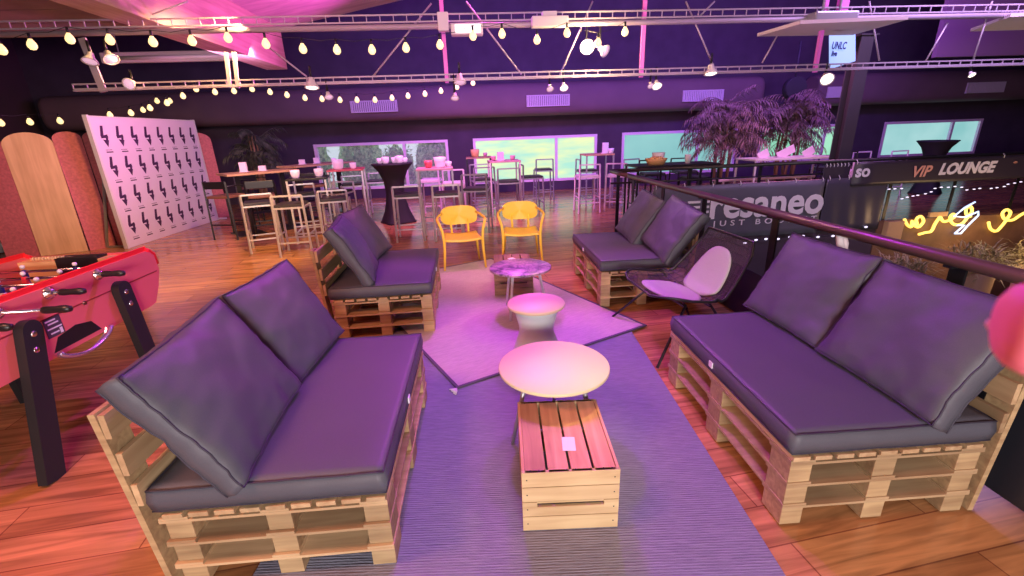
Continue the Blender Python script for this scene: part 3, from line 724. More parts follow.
# ================================================================== yellow armchairs
def make_yellow():
    t = thing('yellow_armchair', '', 'chair', (0, 0, 0), 0, 'yellow armchairs behind the rug')
    # local: front is -y, x width
    b = MB()
    def seatf(u, v):
        x = (u*2-1)*.225*(1-.10*v); y = -.23+v*.44
        z = .40-.018*(1-(u*2-1)**2)-.012*math.sin(v*3.14)
        if v < .15: z -= (.15-v)*.10
        return Vector((x, y, z))
    b.grid(seatf, 14, 10)
    o = b.build('seat', YEL, t); md = o.modifiers.new('solid', 'SOLIDIFY'); md.thickness = .014
    b = MB(); N = 40; poly = []
    for k in range(N):
        a = 2*math.pi*k/N; c, s_ = math.cos(a), math.sin(a)
        poly.append((.235*math.copysign(abs(c)**.62, c), .118*math.copysign(abs(s_)**.62, s_)))
    fr = []; bk = []
    for (x, z) in poly:
        y = .235+.05*(1-(x/.235)**2)+.18*z; p = Vector((x, y, .60+z)); fr.append(b.bm.verts.new(p)); bk.append(b.bm.verts.new(p+Vector((0, .013, 0))))
    cf = b.bm.verts.new((0, .285, .60)); cb = b.bm.verts.new((0, .298, .60))
    for k in range(N):
        k2 = (k+1) % N; b.bm.faces.new((cf, fr[k2], fr[k])); b.bm.faces.new((cb, bk[k], bk[k2])); b.bm.faces.new((fr[k], fr[k2], bk[k2], bk[k]))
    b.build('backrest', YEL, t)
    for s_ in (-1, 1):
        b = MB(); b.tube([(s_*.105, .20, .385), (s_*.11, .25, .46), (s_*.115, .27, .55)], .015, 10); b.build('back_strut', YEL, t)
        b = MB(); b.tube([(s_*.255, -.24, 0), (s_*.235, -.225, .25), (s_*.232, -.22, .38), (s_*.245, -.215, .50), (s_*.275, -.17, .585), (s_*.290, -.08, .60), (s_*.288, .05, .605), (s_*.262, .17, .62), (s_*.215, .235, .64)], [.012, .016, .018, .016, .016, .017, .016, .015, .012], 12); b.build('arm_and_front_leg', YEL, t)
        b = MB(); b.tube([(s_*.20, .19, .38), (s_*.215, .22, .2), (s_*.235, .27, 0)], [.017, .015, .011], 12); b.build('leg', YEL, t)
    return t
y = make_yellow(); y['label'] = 'yellow plastic armchair at left, behind the pink rug'; y.location = (-.165, 5.60, .0); y.rotation_euler = (0, 0, R(6))
y2 = dup(y, loc=(.595, 5.74, .0), rz=R(-4), label='yellow plastic armchair at right, directly behind the dark crate')

# ================================================================== wire mesh lounge chair
MESH = bpy.data.materials.new('black_wire_mesh'); MESH.use_nodes = True; nt = MESH.node_tree; b_ = nt.nodes['Principled BSDF']
b_.inputs['Base Color'].default_value = (.10, .08, .085, 1); b_.inputs['Roughness'].default_value = .5; b_.inputs['Alpha'].default_value = .42
t = thing('mesh_lounge_chair', 'black wire mesh lounge chair on thin legs between the right sofas', 'chair', (1.56, 3.17, .0115), R(4))
prof = [(-.352, .432), (-.34, .428), (-.30, .415), (-.24, .395), (-.15, .365), (-.02, .345), (.09, .35), (.18, .40), (.24, .50), (.285, .60), (.325, .70), (.355, .79)]
hw = [.20, .28, .34, .375, .39, .395, .39, .375, .355, .335, .31, .275]
def mesh_shell(u, v):
    s_ = v*(len(prof)-1); i = min(int(s_), len(prof)-2); f_ = s_-i
    x = prof[i][0]*(1-f_)+prof[i+1][0]*f_; z = prof[i][1]*(1-f_)+prof[i+1][1]*f_; w_ = hw[i]*(1-f_)+hw[i+1]*f_
    q = u*2-1
    lift = .075*abs(q)**3*math.sin(min(1, v*1.1)*math.pi)
    return Vector((x-lift*(.9 if v > .5 else -.1), q*w_, z+lift*(1.0 if v < .6 else .5)))
b = MB(); b.grid(mesh_shell, 24, 36); b.build('mesh_shell', MESH, t)
rim = [mesh_shell(i/20, 0) for i in range(1, 20)]+[mesh_shell(1, j/30) for j in range(31)]+[mesh_shell(1-i/20, 1) for i in range(1, 20)]+[mesh_shell(0, 1-j/30) for j in range(31)]
b = MB(); b.tube(rim, .010, 8, closed=True); b.build('rim', BLACK, t)
b = MB()
for k in range(1, 12): b.tube([mesh_shell(k/12, j/24)+Vector((0, 0, .002)) for j in range(25)], .0016, 4)
for k in range(1, 18): b.tube([mesh_shell(j/20, k/18)+Vector((0, 0, .002)) for j in range(21)], .0016, 4)
b.build('wire_grid', BLACK, t)
for (x0, y0, x1, y1) in ((-.10, -.25, -.40, -.47), (-.10, .25, -.37, .46), (.08, -.25, .30, -.36), (.08, .25, .30, .36)):
    b = MB(); b.cyl((x0, y0, .355), (x1, y1, 0), .010, seg=10); b.build('leg', BLACK, t)
b = MB(); b.bar((-.10, -.27, .335), (-.10, .27, .335), .014, .014); b.bar((.08, -.27, .335), (.08, .27, .335), .014, .014); b.build('under_frame', BLACK, t)
PAD = mat('pale_pad_fabric', (.52, .53, .48), .8, noise_amt=.06, noise_scale=200)
pd = thing('seat_pad', 'pale two-lobed pad lying in the wire mesh chair', 'seat pad', (1.56, 3.17, .0115), R(4))
for (nm, va, vb, hwid) in (('seat_lobe', .21, .555, .245), ('back_lobe', .545, .90, .225)):
    b = MB(); N = 30; rings = []
    for side in (1, 0):
        rs = []
        for ri in range(1, 9):
            rr_ = ri/8; ring = []
            for k in range(N):
                a = 2*math.pi*k/N; c, s_ = math.cos(a), math.sin(a)
                qx = math.copysign(abs(s_)**.75, s_)*rr_; qv = math.copysign(abs(c)**.8, c)*rr_
                vv = (va+vb)/2+(vb-va)/2*qv
                p = mesh_shell(.5+.5*qx*hwid/.39*(1-.12*qv if nm == 'back_lobe' else 1+.10*qv), vv)
                e = mesh_shell(.5, min(1, vv+.01))-mesh_shell(.5, max(0, vv-.01)); n_ = Vector((-e.z, 0, e.x)).normalized()
                th = .012+(.016*(1-rr_**3) if side else 0)
                ring.append(b.bm.verts.new(p+n_*(th if side else .005)))
            rs.append(ring)
        rings.append(rs)
    for side, rs in enumerate(rings):
        c0 = b.bm.verts.new(sum((v_.co for v_ in rs[0]), Vector())/N)
        for k in range(N): b.bm.faces.new((c0, rs[0][k], rs[0][(k+1) % N])).smooth = True
        for i in range(7):
            for k in range(N): b.bm.faces.new((rs[i][k], rs[i+1][k], rs[i+1][(k+1) % N], rs[i][(k+1) % N])).smooth = True
    for k in range(N): b.bm.faces.new((rings[0][7][k], rings[1][7][k], rings[1][7][(k+1) % N], rings[0][7][(k+1) % N]))
    b.build(nm, PAD, pd)

# ================================================================== football table
t = thing('football_table', 'pink red football table with black legs at the left edge', 'football table', (-2.62, 2.52, 0))
HU, V0, V1, ZB, ZT = .38, -.70, .72, .55, .91
Ms = Matrix(((0, 0, 1, 0), (1, 0, 0, 0), (0, 1, 0, 0), (0, 0, 0, 1)))    # profile (v, z) extruded along u
profl = [(V0+.10, ZB), (V1-.16, ZB), (V1-.10, ZB+.01), (V1-.03, .66), (V1+.02, .76), (V1+.01, .88), (V1-.03, ZT), (V0+.03, ZT), (V0-.01, .88), (V0-.02, .76), (V0+.04, .62)]
for s_ in (-1, 1):
    b = MB(); M = Matrix.Translation((s_*HU-.0175, 0, 0)) @ Ms; b.prism(profl, .035, M); b.build('side_panel', REDB, t)
    b = MB(); b.bar((s_*HU, V0+.03, ZT+.006), (s_*HU, V1-.03, ZT+.006), .014, .046, up=(0, 0, 1), bev=.004)
    b.tube([(s_*HU, V1-.05, ZT+.004), (s_*HU, V1-.015, ZT-.01), (s_*HU, V1+.018, .87), (s_*HU, V1+.026, .80)], .021, 10); b.build('top_trim', REDT, t)
    b = MB(); b.b2((s_*(HU+.018)-.002, V0+.05, .755), (s_*(HU+.018)+.002, V1-.01, .762)); b.build('seam_line', mat('seam', (.30, .02, .03), .5), t)
b = MB(); b.b2((-HU+.018, V0+.0, .60), (HU-.018, V0+.03, ZT-.01)); b.b2((-HU+.018, V1-.03, .66), (HU-.018, V1-.0, ZT-.01)); b.build('end_panel', REDB, t)
b = MB(); b.b2((-HU+.018, V0+.03, .60), (HU-.018, V1-.03, .62)); b.build('cabinet_floor', REDB, t)
b = MB(); b.b2((-HU+.02, V0+.12, .74), (HU-.02, V1-.12, .75)); b.build('playing_field', mat('dark_field', (.05, .03, .08), .5), t)
for (q0, q1) in ((V0+.03, V0+.12), (V1-.12, V1-.03)): b = MB(); b.b2((-HU+.018, q0, .75), (HU-.018, q1, .89)); b.build('end_board', wood_mat('tan_end_board', (.72, .45, .22), (.5, .3, .14), 0, 1), t)
b = MB(); b.b2((-.13, V1-.125, .78), (.13, V1-.024, .905), bev=.005); b.build('goal_box', BLACK, t)
b = MB(); b.cyl((-.30, V1-.075, .90), (-.05, V1-.075, .90), .006, seg=8)
for k in range(10): b.cyl((-.30+k*.02, V1-.075, .90), (-.288+k*.02, V1-.075, .90), .013, seg=10)
b.build('score_beads', mat('bead_wood', (.7, .5, .3), .5), t)
PR = mat('player_red', (.75, .05, .08), .4); PB = mat('player_blue', (.03, .05, .25), .4); PW = mat('player_white', (.80, .75, .80), .4)
rods = [(-.58, 1, 1, .08), (-.38, 1, 2, .16), (-.10, 1, 5, .01), (.23, 1, 3, -.02), (-.48, -1, 3, .1), (-.24, -1, 5, .12), (.08, -1, 3, .10), (.40, -1, 2, .08)]
for (v, s_, n, pull) in rods:
    b = MB(); b.cyl((-s_*(HU-.012), v, .878), (s_*(HU+.06+pull), v, .878), .008, seg=10); o = b.build('rod', CHROME, t)
    b = MB(); x = s_*(HU+.06+pull); b.lathe([(.010, 0), (.016, .005), (.018, .02), (.016, .06), (.019, .10), (.014, .125), (.002, .13)], (x, v, .878), 14, (s_, 0, 0)); b.build('handle', BLACK, o)
    b = MB()
    for q in (s_,): b.lathe([(.034, 0), (.034, .006), (.022, .012), (.020, .026), (.009, .028)], (q*(HU+.018), v, .878), 16, (q, 0, 0))
    b.build('bearing', CHROME, o)
    for k in range(n):
        x = (k-(n-1)/2)*.60/max(n, 1)*1.0
        b = MB(); b.box((x, v, .863), (.026, .020, .05), bev=.005); b.box((x, v, .818), (.018, .016, .05), bev=.004); b.box((x, v-.004, .795), (.024, .03, .018), bev=.004); pl = b.build('player', PR if s_ > 0 else PB, o)
        b = MB(); b.ball((x, v, .908), .013); b.box((x, v, .835), (.028, .022, .014), bev=.003); b.build('player_trim', PW, pl)
def stadium(L, w_, n=10):
    P = []
    for k in range(n+1):
        a = math.pi*k/n; P.append((w_/2*math.cos(a), L-w_/2+w_/2*math.sin(a)))
    return P+[(-w_/2, 0), (w_/2, 0)]
for s_ in (-1, 1):
    for (vt, vb) in ((-.28, -.47), (.33, .40)):
        top = Vector((0, vt, .80)); bot = Vector((0, vb, 0)); d = (top-bot); L = d.length; d.normalize()
        X = Vector((0, d.z, -d.y)); Zx = Vector((1, 0, 0))
        M = Matrix((X, d, Zx)).transposed().to_4x4(); M.translation = bot+Vector((s_*(HU+.0175+(.001 if s_ > 0 else .046)), 0, 0))
        b = MB(); b.prism(stadium(L, .105), .045, M); o = b.build('leg', BLACKM, t)
        b = MB()
        for dd in (.09, .17):
            p = bot+d*(L-dd+.02)+Vector((s_*(HU+.062 if s_ > 0 else HU+.065), 0, 0)); b.lathe([(.016, 0), (.016, .003), (.011, .007), (.004, .007)], p, 12, (s_, 0, 0))
        b.build('bolt', CHROME, o)
TR = mat('lilac_chrome', (.62, .48, .70), .2, metal=.8)
b = MB(); cx = HU+.018
pts = [Vector((cx, -.02+.36*(k/20-.5), .585-.07*math.sin(math.pi*k/20)**.6)) for k in range(21)]
for dz, rr_ in ((0, .010),): b.tube([p+Vector((.035, 0, -.005)) for p in pts], .012, 8)
def trayf(u, v): p = pts[int(round(u*20))]; return Vector((cx+.035*v, p.y, p.z-.012-.008*math.sin(v*3.14)))
b.grid(trayf, 20, 4); b.build('ball_tray', TR, t)
b = MB(); b.prism([(-.17, 0), (.15, 0), (.10, .07), (0, .09), (-.12, .07)], .002, Matrix.Translation((cx, -.02, .575)) @ Ms); b.build('tray_opening', BLACK, t)
b = MB(); b.b2((cx+.0005, -.19, .655), (cx+.002, -.09, .76)); o = b.build('info_plate', mat('dark_plate', (.07, .05, .08), .4), t)
b = MB()
for k, z in enumerate((.742, .725, .70, .675)): b.b2((cx+.002, -.18+.01*(k % 2), z-.004), (cx+.0026, -.12+.012*(k % 3), z+.004))
b.b2((cx+.002, -.115, .66), (cx+.0026, -.098, .69)); b.build('plate_print', PW, o)
b = MB(); b.cyl((cx, .08, .755), (cx+.005, .08, .755), .012, seg=12); b.build('coin_lock', CHROME, t)

# ================================================================== railing
RAILM = mat('dark_bronze_rail', (.16, .09, .085), .35, metal=.5, spec=.6)
t = thing('side_railing', 'dark handrail with flat posts running behind the right sofas', 'railing', (0, 0, 0))
b = MB(); b.cyl((2.09, -1.6, .985), (2.09, 6.0, .985), .030, seg=18); b.build('handrail', RAILM, t)
for v in (-.7, .55, 1.75, 3.02, 4.05, 5.0, 5.97):
    b = MB(); b.b2((2.135, v-.035, 0), (2.147, v+.035, .955)); b.b2((2.08, v-.02, .945), (2.146, v+.02, .957)); b.build('post', BLACK, t)
b = MB(); b.b2((2.118, -1.5, .075), (2.128, 2.72, .80)); b.build('lower_panel', mat('dark_panel', (.022, .024, .034), .28), t)
b = MB(); b.b2((2.12, 2.78, .10), (2.128, 5.95, .50)); b.build('lower_panel', mat('dark_panel', (.02, .02, .03), .3), t)
b = MB(); b.b2((2.27, -1.5, .0), (2.31, 6.80, .03)); b.build('kerb', BLACK, t)
b = MB(); b.cyl((2.09, 6.0, .985), (2.09, 6.8, .985), .030, seg=14); b.build('handrail', RAILM, t)
b = MB(); b.tube([(2.135, 2.42, .96), (2.15, 2.40, .90), (2.14, 2.38, .85), (2.12, 2.40, .90), (2.12, 2.42, .96)], .02, 8)
tag(b.build('cable_tie_knot', PAPER), 'crumpled pale strap tied under the side handrail', 'strap')
t = thing('back_railing', 'dark railing with double rails crossing behind the banners', 'railing', (0, 0, 0))
b = MB(); b.cyl((2.10, 6.84, .985), (21, 6.84, .985), .028, seg=12); b.build('handrail', BLACK, t)
b = MB(); b.cyl((2.10, 6.86, .80), (5.55, 6.86, .80), .014, seg=8); b.build('mid_rail', BLACK, t)
for k in range(13):
    u = 2.2+k*1.13; b = MB(); b.b2((u, 6.87, 0), (u+.05, 6.882, .96)); b.build('post', BLACK, t)

# ================================================================== banners
BANG = mat('slate_banner_vinyl', (.115, .115, .15), .45, noise_amt=.06, noise_scale=3)
BANB = mat('black_banner_vinyl', (.045, .035, .05), .4)
INK = mat('white_print', (.80, .78, .82), .5); SALM = mat('salmon_print', (.80, .40, .28), .5)
def banner(name, label, u0, u1, z0, z1, v, m, wave=.012):
    t = thing(name, label, 'banner', (0, 0, 0)); b = MB(); N = 40
    def g(u, w_): return Vector((u0+(u1-u0)*u, v+wave*math.sin(u*23+w_*3)*(1-.6*w_), z0+(z1-z0)*w_))
    b.grid(g, N, 8)
    o = b.build('sheet', m, t); md = o.modifiers.new('s', 'SOLIDIFY'); md.thickness = .004
    b = MB()
    for k in range(7):
        u = u0+.04+(u1-u0-.08)*k/6; b.tube([(u, v-.006, z1-.03), (u, v-.012, z1), (u, v+.02, z1+.04)], .005, 6)
    b.build('tie', INK, t)
    return t
t = banner('sponsor_banner', 'slate grey resaneo banner hanging on the back railing', 2.75, 5.52, -.12, .72, 6.78, BANG)
def fitted(me, w_, h_):
    x0 = min(v.co.x for v in me.vertices); x1 = max(v.co.x for v in me.vertices); y0 = min(v.co.y for v in me.vertices); y1 = max(v.co.y for v in me.vertices)
    for v in me.vertices: v.co.x = (v.co.x-x0)*w_/(x1-x0); v.co.y = (v.co.y-y0)*h_/(y1-y0)
    return me
me = fitted(text_mesh('resaneo', .6, .002, INK, .015, 0, 1.0), 1.87, .32); link_mesh('lettering', me, t, (3.67, 6.752, .185), FACE_CAM)
me = fitted(text_mesh('JUST BOOK IT', .16, .002, INK, .0015, 0, 1.75), 1.74, .115); link_mesh('lettering', me, t, (3.73, 6.752, .045), FACE_CAM)
b = MB()
for k, (x0, x1, z) in enumerate([(3.30, 3.50, .47), (3.40, 3.50, .39), (3.54, 3.65, .47), (3.54, 3.65, .39), (3.54, 3.65, .31), (3.54, 3.65, .22)]): b.b2((x0, 6.748, z-.018), (x1, 6.754, z+.018))
b.build('speed_lines', INK, t)
t = banner('blank_banner', 'blank black panel hanging between the two lettered banners', 5.56, 6.60, -.12, .73, 6.79, mat('black_gloss_panel', (.07, .065, .09), .25), .004)
t = banner('sponsor_banner', 'black VIP LOUNGE banner hanging high on the back railing', 5.95, 21, .60, .96, 6.77, BANB, .004)
me = text_mesh('VIP', .235, .002, SALM, .006, .22); link_mesh('lettering', me, t, (6.93, 6.755, .70), FACE_CAM)
me = text_mesh('LOUNGE', .235, .002, INK, .011, .22); link_mesh('lettering', me, t, (7.40, 6.755, .72), FACE_CAM)
b = MB(); b.b2((8.68, 6.75, .84), (8.72, 6.756, .87)); b.b2((8.665, 6.75, .85), (8.735, 6.756, .86)); b.build('dot', SALM, t)
b = MB()
for k, (x0, x1, z) in enumerate([(8.88, 9.3, .91), (8.95, 9.3, .85), (9.0, 9.3, .79), (9.05, 9.3, .73)]): b.b2((x0, 6.748, z-.016), (x1, 6.754, z+.016))
b.build('speed_lines', INK, t)
me = text_mesh('resaneo', .30, .002, INK, .009); link_mesh('lettering', me, t, (9.35, 6.752, .72), FACE_CAM)
t = banner('small_banner', 'second banner peeping over the blank panel, tops of letters showing', 5.50, 5.94, .60, .93, 6.83, BANB, .002)
me = text_mesh('so', .26, .002, INK, .008); link_mesh('lettering', me, t, (5.98, 6.752, .74), FACE_CAM)

t = thing('light_and_reflection_row', 'row of small white lights hanging just below the resaneo banner', 'string lights')
Q = [at(x, y, 6.76) for x, y in [(745, 243), (756, 240), (766, 239), (778, 239), (790, 237), (803, 236), (818, 237), (833, 236), (850, 231), (866, 227)]]
b = MB(); b.tube([p+Vector((0, .02, 0)) for p in Q], .005, 5); b.build('cord', BLACK, t)
for p in Q:
    b = MB(); b.ball(p, .022, (1.5, .6, .8), 1); b.build('light', mat('led_and_reflection', (1, 1, 1), .3, emit=(.80, .72, 1.0), es=1.2), t)
# lower lounge wall behind the neon sign
f = MB(); f.b2((6.62, 6.82, -3.2), (U1, 6.855, -.0)); struct(f.build('wall_lower', mat('warm_brown_wall', (.20, .105, .06), .6, noise_amt=.3, noise_scale=3)))
f = MB(); f.b2((2.33, 6.82, -3.2), (6.60, 6.855, -.0)); struct(f.build('wall_lower.001', DARKWALL))
NY = mat('neon_yellow', (1, .9, .3), .3, emit=(1.0, .62, .10), es=1.5); NB = mat('neon_blue', (.6, .8, 1), .3, emit=(.50, .66, 1.0), es=1.3)
sc = 174/911
def npx(pts, v=6.78): return [at(850+x*sc, 180+y*sc, v) for x, y in pts]
def smooth(P, n=5):
    out = []
    for i in range(len(P)-1):
        p0, p1, p2, p3 = P[max(i-1, 0)], P[i], P[i+1], P[min(i+2, len(P)-1)]
        for k in range(n):
            q = k/n; out.append(.5*((2*p1)+(-p0+p2)*q+(2*p0-5*p1+4*p2-p3)*q*q+(-p0+3*p1-3*p2+p3)*q**3))
    return out+[P[-1]]
t = thing('neon_sign', 'yellow cursive neon sign with blue lightning on brown wall', 'neon sign', (0, 0, 0))
for P in ([(285, 205), (300, 235), (322, 245), (325, 215), (340, 240), (362, 245), (385, 215), (370, 190), (348, 205), (352, 235)],
          [(360, 285), (395, 275), (425, 268), (445, 230), (462, 205), (472, 195), (486, 215), (508, 215), (530, 205), (548, 190), (540, 178), (524, 195), (534, 225), (560, 235), (590, 225), (615, 195), (638, 165), (630, 138), (608, 150), (612, 185), (632, 190)],
          [(725, 220), (735, 255), (765, 268), (795, 240), (825, 200), (840, 170), (820, 155), (798, 175), (810, 205), (850, 210), (890, 185), (930, 165), (980, 150), (1010, 130)],
          [(1010, 130), (1030, 160), (1060, 165), (1100, 120)]):
    b = MB(); b.tube(smooth(npx(P)), .022, 8); b.build('yellow_tube', NY, t)
for P in ([(655, 115), (600, 145), (545, 190), (600, 195), (672, 165), (672, 185), (615, 240), (580, 280), (548, 280)], [(548, 280), (600, 235), (560, 238)]):
    b = MB(); b.tube(npx(P, 6.76), .014, 8); b.build('blue_tube', NB, t)
light('neon_glow', 'POINT', (8.1, 6.3, -.15), 8, (1.0, .7, .25), size=.25)
t = tag(MB().b2((6.72, 6.72, -.34), (7.0, 6.82, .0), bev=.01).build('wall_cabinet', mat('tan_cabinet', (.55, .34, .18), .6)), 'small tan cabinet at the left of the neon sign', 'cabinet')
t = tag(MB().b2((7.5, 6.80, .02), (7.82, 6.84, .10), bev=.004).build('wall_plaque', mat('tan_plaque', (.62, .40, .20), .6)), 'tan plaque above the first neon letters', 'plaque')
# string light reflections in glass, drawn as glowing dots on an added cord
for (lab, P) in (('dotted string light reflections under the VIP banner, left swag', [(205, 48), (235, 46), (270, 45), (272, 98), (300, 90), (330, 84), (355, 80), (395, 72), (425, 62), (445, 44), (478, 38), (515, 38)]), ('dotted string light reflections under the VIP banner, right swag', [(550, 34), (585, 38), (612, 52), (650, 48), (680, 44), (740, 44), (770, 40), (808, 34), (828, 22), (862, 16), (895, 10)])):
    t = thing('light_and_reflection_row', lab, 'string lights'); Q = npx(P, 6.80); 
    b = MB(); b.tube([p+Vector((0, .02, 0)) for p in Q], .005, 5); b.build('cord', BLACK, t)
    for p in Q:
        b = MB(); b.ball(p, .013, (2.4, .6, .7), 1); b.build('light', mat('led_and_reflection', (1, 1, 1), .3, emit=(.80, .72, 1.0), es=1.2), t)  # each glowing dot stands for a reflection

# ================================================================== plants
def frond(b, base, az, L, rise, droop, nl, lw, ll, rr):
    P = []
    for k in range(11):
        s_ = k/10; P.append(base+Vector((math.cos(az)*L*s_, math.sin(az)*L*s_, rise*L*s_-droop*L*s_*s_)))
    b.tube(P, [.008*(1-k/11)+.0015 for k in range(11)], 5)
    for k in range(nl):
        s_ = .15+.85*k/nl; i = min(int(s_*10), 9); p = P[i].lerp(P[i+1], s_*10-i); d = (P[i+1]-P[i]).normalized()
        sd = d.cross(Vector((0, 0, 1))).normalized()
        for q in (-1, 1):
            leaf(b.bm, p, d*.6+sd*q+Vector((0, 0, rr.uniform(-.5, .1))), ll*(1-.5*abs(s_-.5))*rr.uniform(.8, 1.2), lw, 1.0)
def palm(label, loc, h, n, L, seed, pot_h, col, trunks=5, spread=.25):
    rr = random.Random(seed); t = thing('potted_palm', label, 'plant', loc, 0)
    b = MB()
    for k in range(n):
        az = k*2.4+rr.random(); q = rr.random()
        base = Vector((rr.uniform(-spread, spread)*.4, rr.uniform(-spread, spread)*.4, h*(.55+.42*q)))
        frond(b, base, az, L*rr.uniform(.7, 1.15), rr.uniform(.2, 1.1), rr.uniform(.5, 1.1), 13, .028, .20, rr)
    b.build('foliage', col, t, normals=False)
    b = MB()
    for k in range(trunks):
        a = k*6.283/trunks; b.tube([(spread*.35*math.cos(a), spread*.35*math.sin(a), pot_h*.8), (spread*.42*math.cos(a+.2), spread*.42*math.sin(a+.2), h*.5), (spread*.3*math.cos(a+.4), spread*.3*math.sin(a+.4), h*.93)], [.03, .026, .016], 8)
    b.build('trunk', mat('palm_bark', (.26, .15, .09), .8), t)
    b = MB(); b.lathe([(.14, 0), (.19, pot_h), (.205, pot_h), (.205, pot_h+.02), (.18, pot_h+.02), (.17, pot_h-.03), (.01, pot_h-.03)], seg=24); b.build('pot', mat('dark_pot', (.05, .04, .045), .5), t)
    return t
PL = leafmat('palm_leaf_dry', (.11, .075, .06), (.34, .22, .18)); PL2 = leafmat('palm_leaf_dark', (.035, .05, .03), (.14, .15, .10))
palm('large drooping palm at the left of the pair beyond the banner', (5.45, 9.75, 0), 2.05, 95, .78, 3, .4, PL, 6, .4)
palm('large bushy palm at the right of the pair, beneath black disc', (6.95, 9.8, 0), 2.05, 95, .78, 9, .4, PL, 6, .5)
palm('dark spiky potted palm behind the backdrop and the long tables', (-4.9, 11.3, 0), 1.85, 34, .60, 5, .45, PL2, 4, .2)
rr = random.Random(12)
for k, (u, v, z, s_, lab) in enumerate([(6.35, 5.95, -1.02, .8, 'leafy lower-level plant below the blank black panel'), (7.45, 5.9, -1.02, .95, 'grassy lower-level plant under the first neon letters'), (8.6, 5.9, -1.02, .95, 'grassy lower-level plant under the blue lightning'),
                                  (5.6, 4.6, -1.75, .8, 'lower-level plant seen just beneath the side handrail'), (9.8, 5.9, -1.02, .9, 'lower-level plant at the right end of the neon sign')]):
    t = thing('planter_shrub', lab, 'plant', (u, v, z-.0)); b = MB()
    for q in range(420):
        a1 = rr.random()*6.283; el = rr.uniform(.2, 1.3); d = Vector((math.cos(a1)*math.cos(el), math.sin(a1)*math.cos(el), math.sin(el)))
        leaf(b.bm, Vector((rr.uniform(-.3, .3)*s_, rr.uniform(-.25, .25)*s_, rr.uniform(.35, .7)*s_)), d, rr.uniform(.25, .6)*s_, .02, .8)
    b.build('foliage', leafmat('lounge_leaf', (.10, .09, .04), (.40, .34, .18)), t, normals=False)
    b = MB(); b.lathe([(.20, z*-1-3.2), (.26, .40*s_), (.24, .42*s_), (.01, .40*s_)], seg=20); b.build('planter', mat('tan_planter', (.30, .19, .12), .7), t)
for k, (u, v, z, lab) in enumerate([(4.1, 2.95, -.35, 'pale crumpled fabric heap under the handrail at far right'), (2.95, 2.55, -.45, 'pale blanket bundle below the right handrail near the cushions')]):
    b = MB(); b.ball((0, 0, 0), .28, (1.3, .9, .55), 4)
    for v_ in b.bm.verts: v_.co *= 1+.28*noise.noise(v_.co*9+Vector((k*7, 0, 0)))+.12*noise.noise(v_.co*25)
    tag(b.build('fabric_bundle', mat('cream_fabric', (.62, .56, .52), .9), None, (u, v, z)), lab, 'fabric bundle')
    b = MB(); b.b2((-.42, -.30, -3.2-z), (.42, .30, -.16)); o = b.build('storage_cabinet', mat('dark_cabinet', (.05, .035, .04), .7), None, (u, v, z)); tag(o, ['dark tall cabinet carrying the far right fabric heap', 'dark tall cabinet carrying the pale blanket bundle'][k], 'cabinet')

# ================================================================== backdrop, wooden panels
LIL = mat('lilac_press_wall', (.72, .60, .74), .6)
DK = mat('dark_print', (.05, .012, .07), .6)
t = thing('press_backdrop', 'white press backdrop printed with rows of dark lightning logos', 'backdrop', (-5.64, 9.11, 0), R(-2.4))
b = MB(); b.b2((-.035, -1.28, .0), (.0, 1.28, 2.03), bev=.006); b.build('printed_sheet', LIL, t)
b = MB(); b.b2((-.06, -1.32, 0), (.004, -1.28, 2.06)); b.b2((-.06, 1.28, 0), (.004, 1.32, 2.06)); b.b2((-.05, -1.28, 2.03), (.0, 1.28, 2.05)); b.build('frame', WHITEM, t)
bolt = [[(-.03, .33), (.045, .33), (-.01, .10), (-.10, .10)], [(-.10, .115), (-.09, .045), (.115, .06), (.105, .135), (-.03, .11)], [(.04, .08), (.115, .10), (.085, -.02), (.02, -.02)], [(-.06, .02), (.11, -.0), (.035, -.15)]]
FX = Matrix(((0, 0, 1, 0), (-1, 0, 0, 0), (0, 1, 0, 0), (0, 0, 0, 1)))   # text x -> -v , normal +u
FX = Matrix(((0, 0, 1, 0), (1, 0, 0, 0), (0, 1, 0, 0), (0, 0, 0, 1)))
lg = text_mesh('UNLC', .07, .0005, DK, .003, .1, 1.0, 'CENTER')
for r_ in range(4):
    for c_ in range(8):
        y_ = -1.10+c_*.317+.0*r_; z_ = 1.69-r_*.465
        b = MB()
        for q, pl in enumerate(bolt): b.prism([(x*.66, z*.66) for x, z in pl], .002+.0003*q, Matrix.Translation((.0, y_, z_)) @ FX)
        b.b2((.0, y_-.045, z_-.185), (.002, y_+.09, z_-.168))
        for q in range(5): b.b2((.0, y_-.045+q*.027, z_-.150), (.0015, y_-.045+q*.027+.012, z_-.138))
        b.build('lightning_logo', DK, t)
for s_ in (-1, 1):
    b = MB(); b.bar((-.03, s_*1.2, 1.5), (-.42, s_*1.2, .02), .03, .03); b.bar((-.03, s_*1.2, .02), (-.42, s_*1.2, .02), .03, .03); b.build('support_foot', GREYM, t)
b = MB(); b.bar((-.2, 1.34, .02), (.14, 1.38, .02), .05, .03); b.build('support_foot', WHITEM, t)

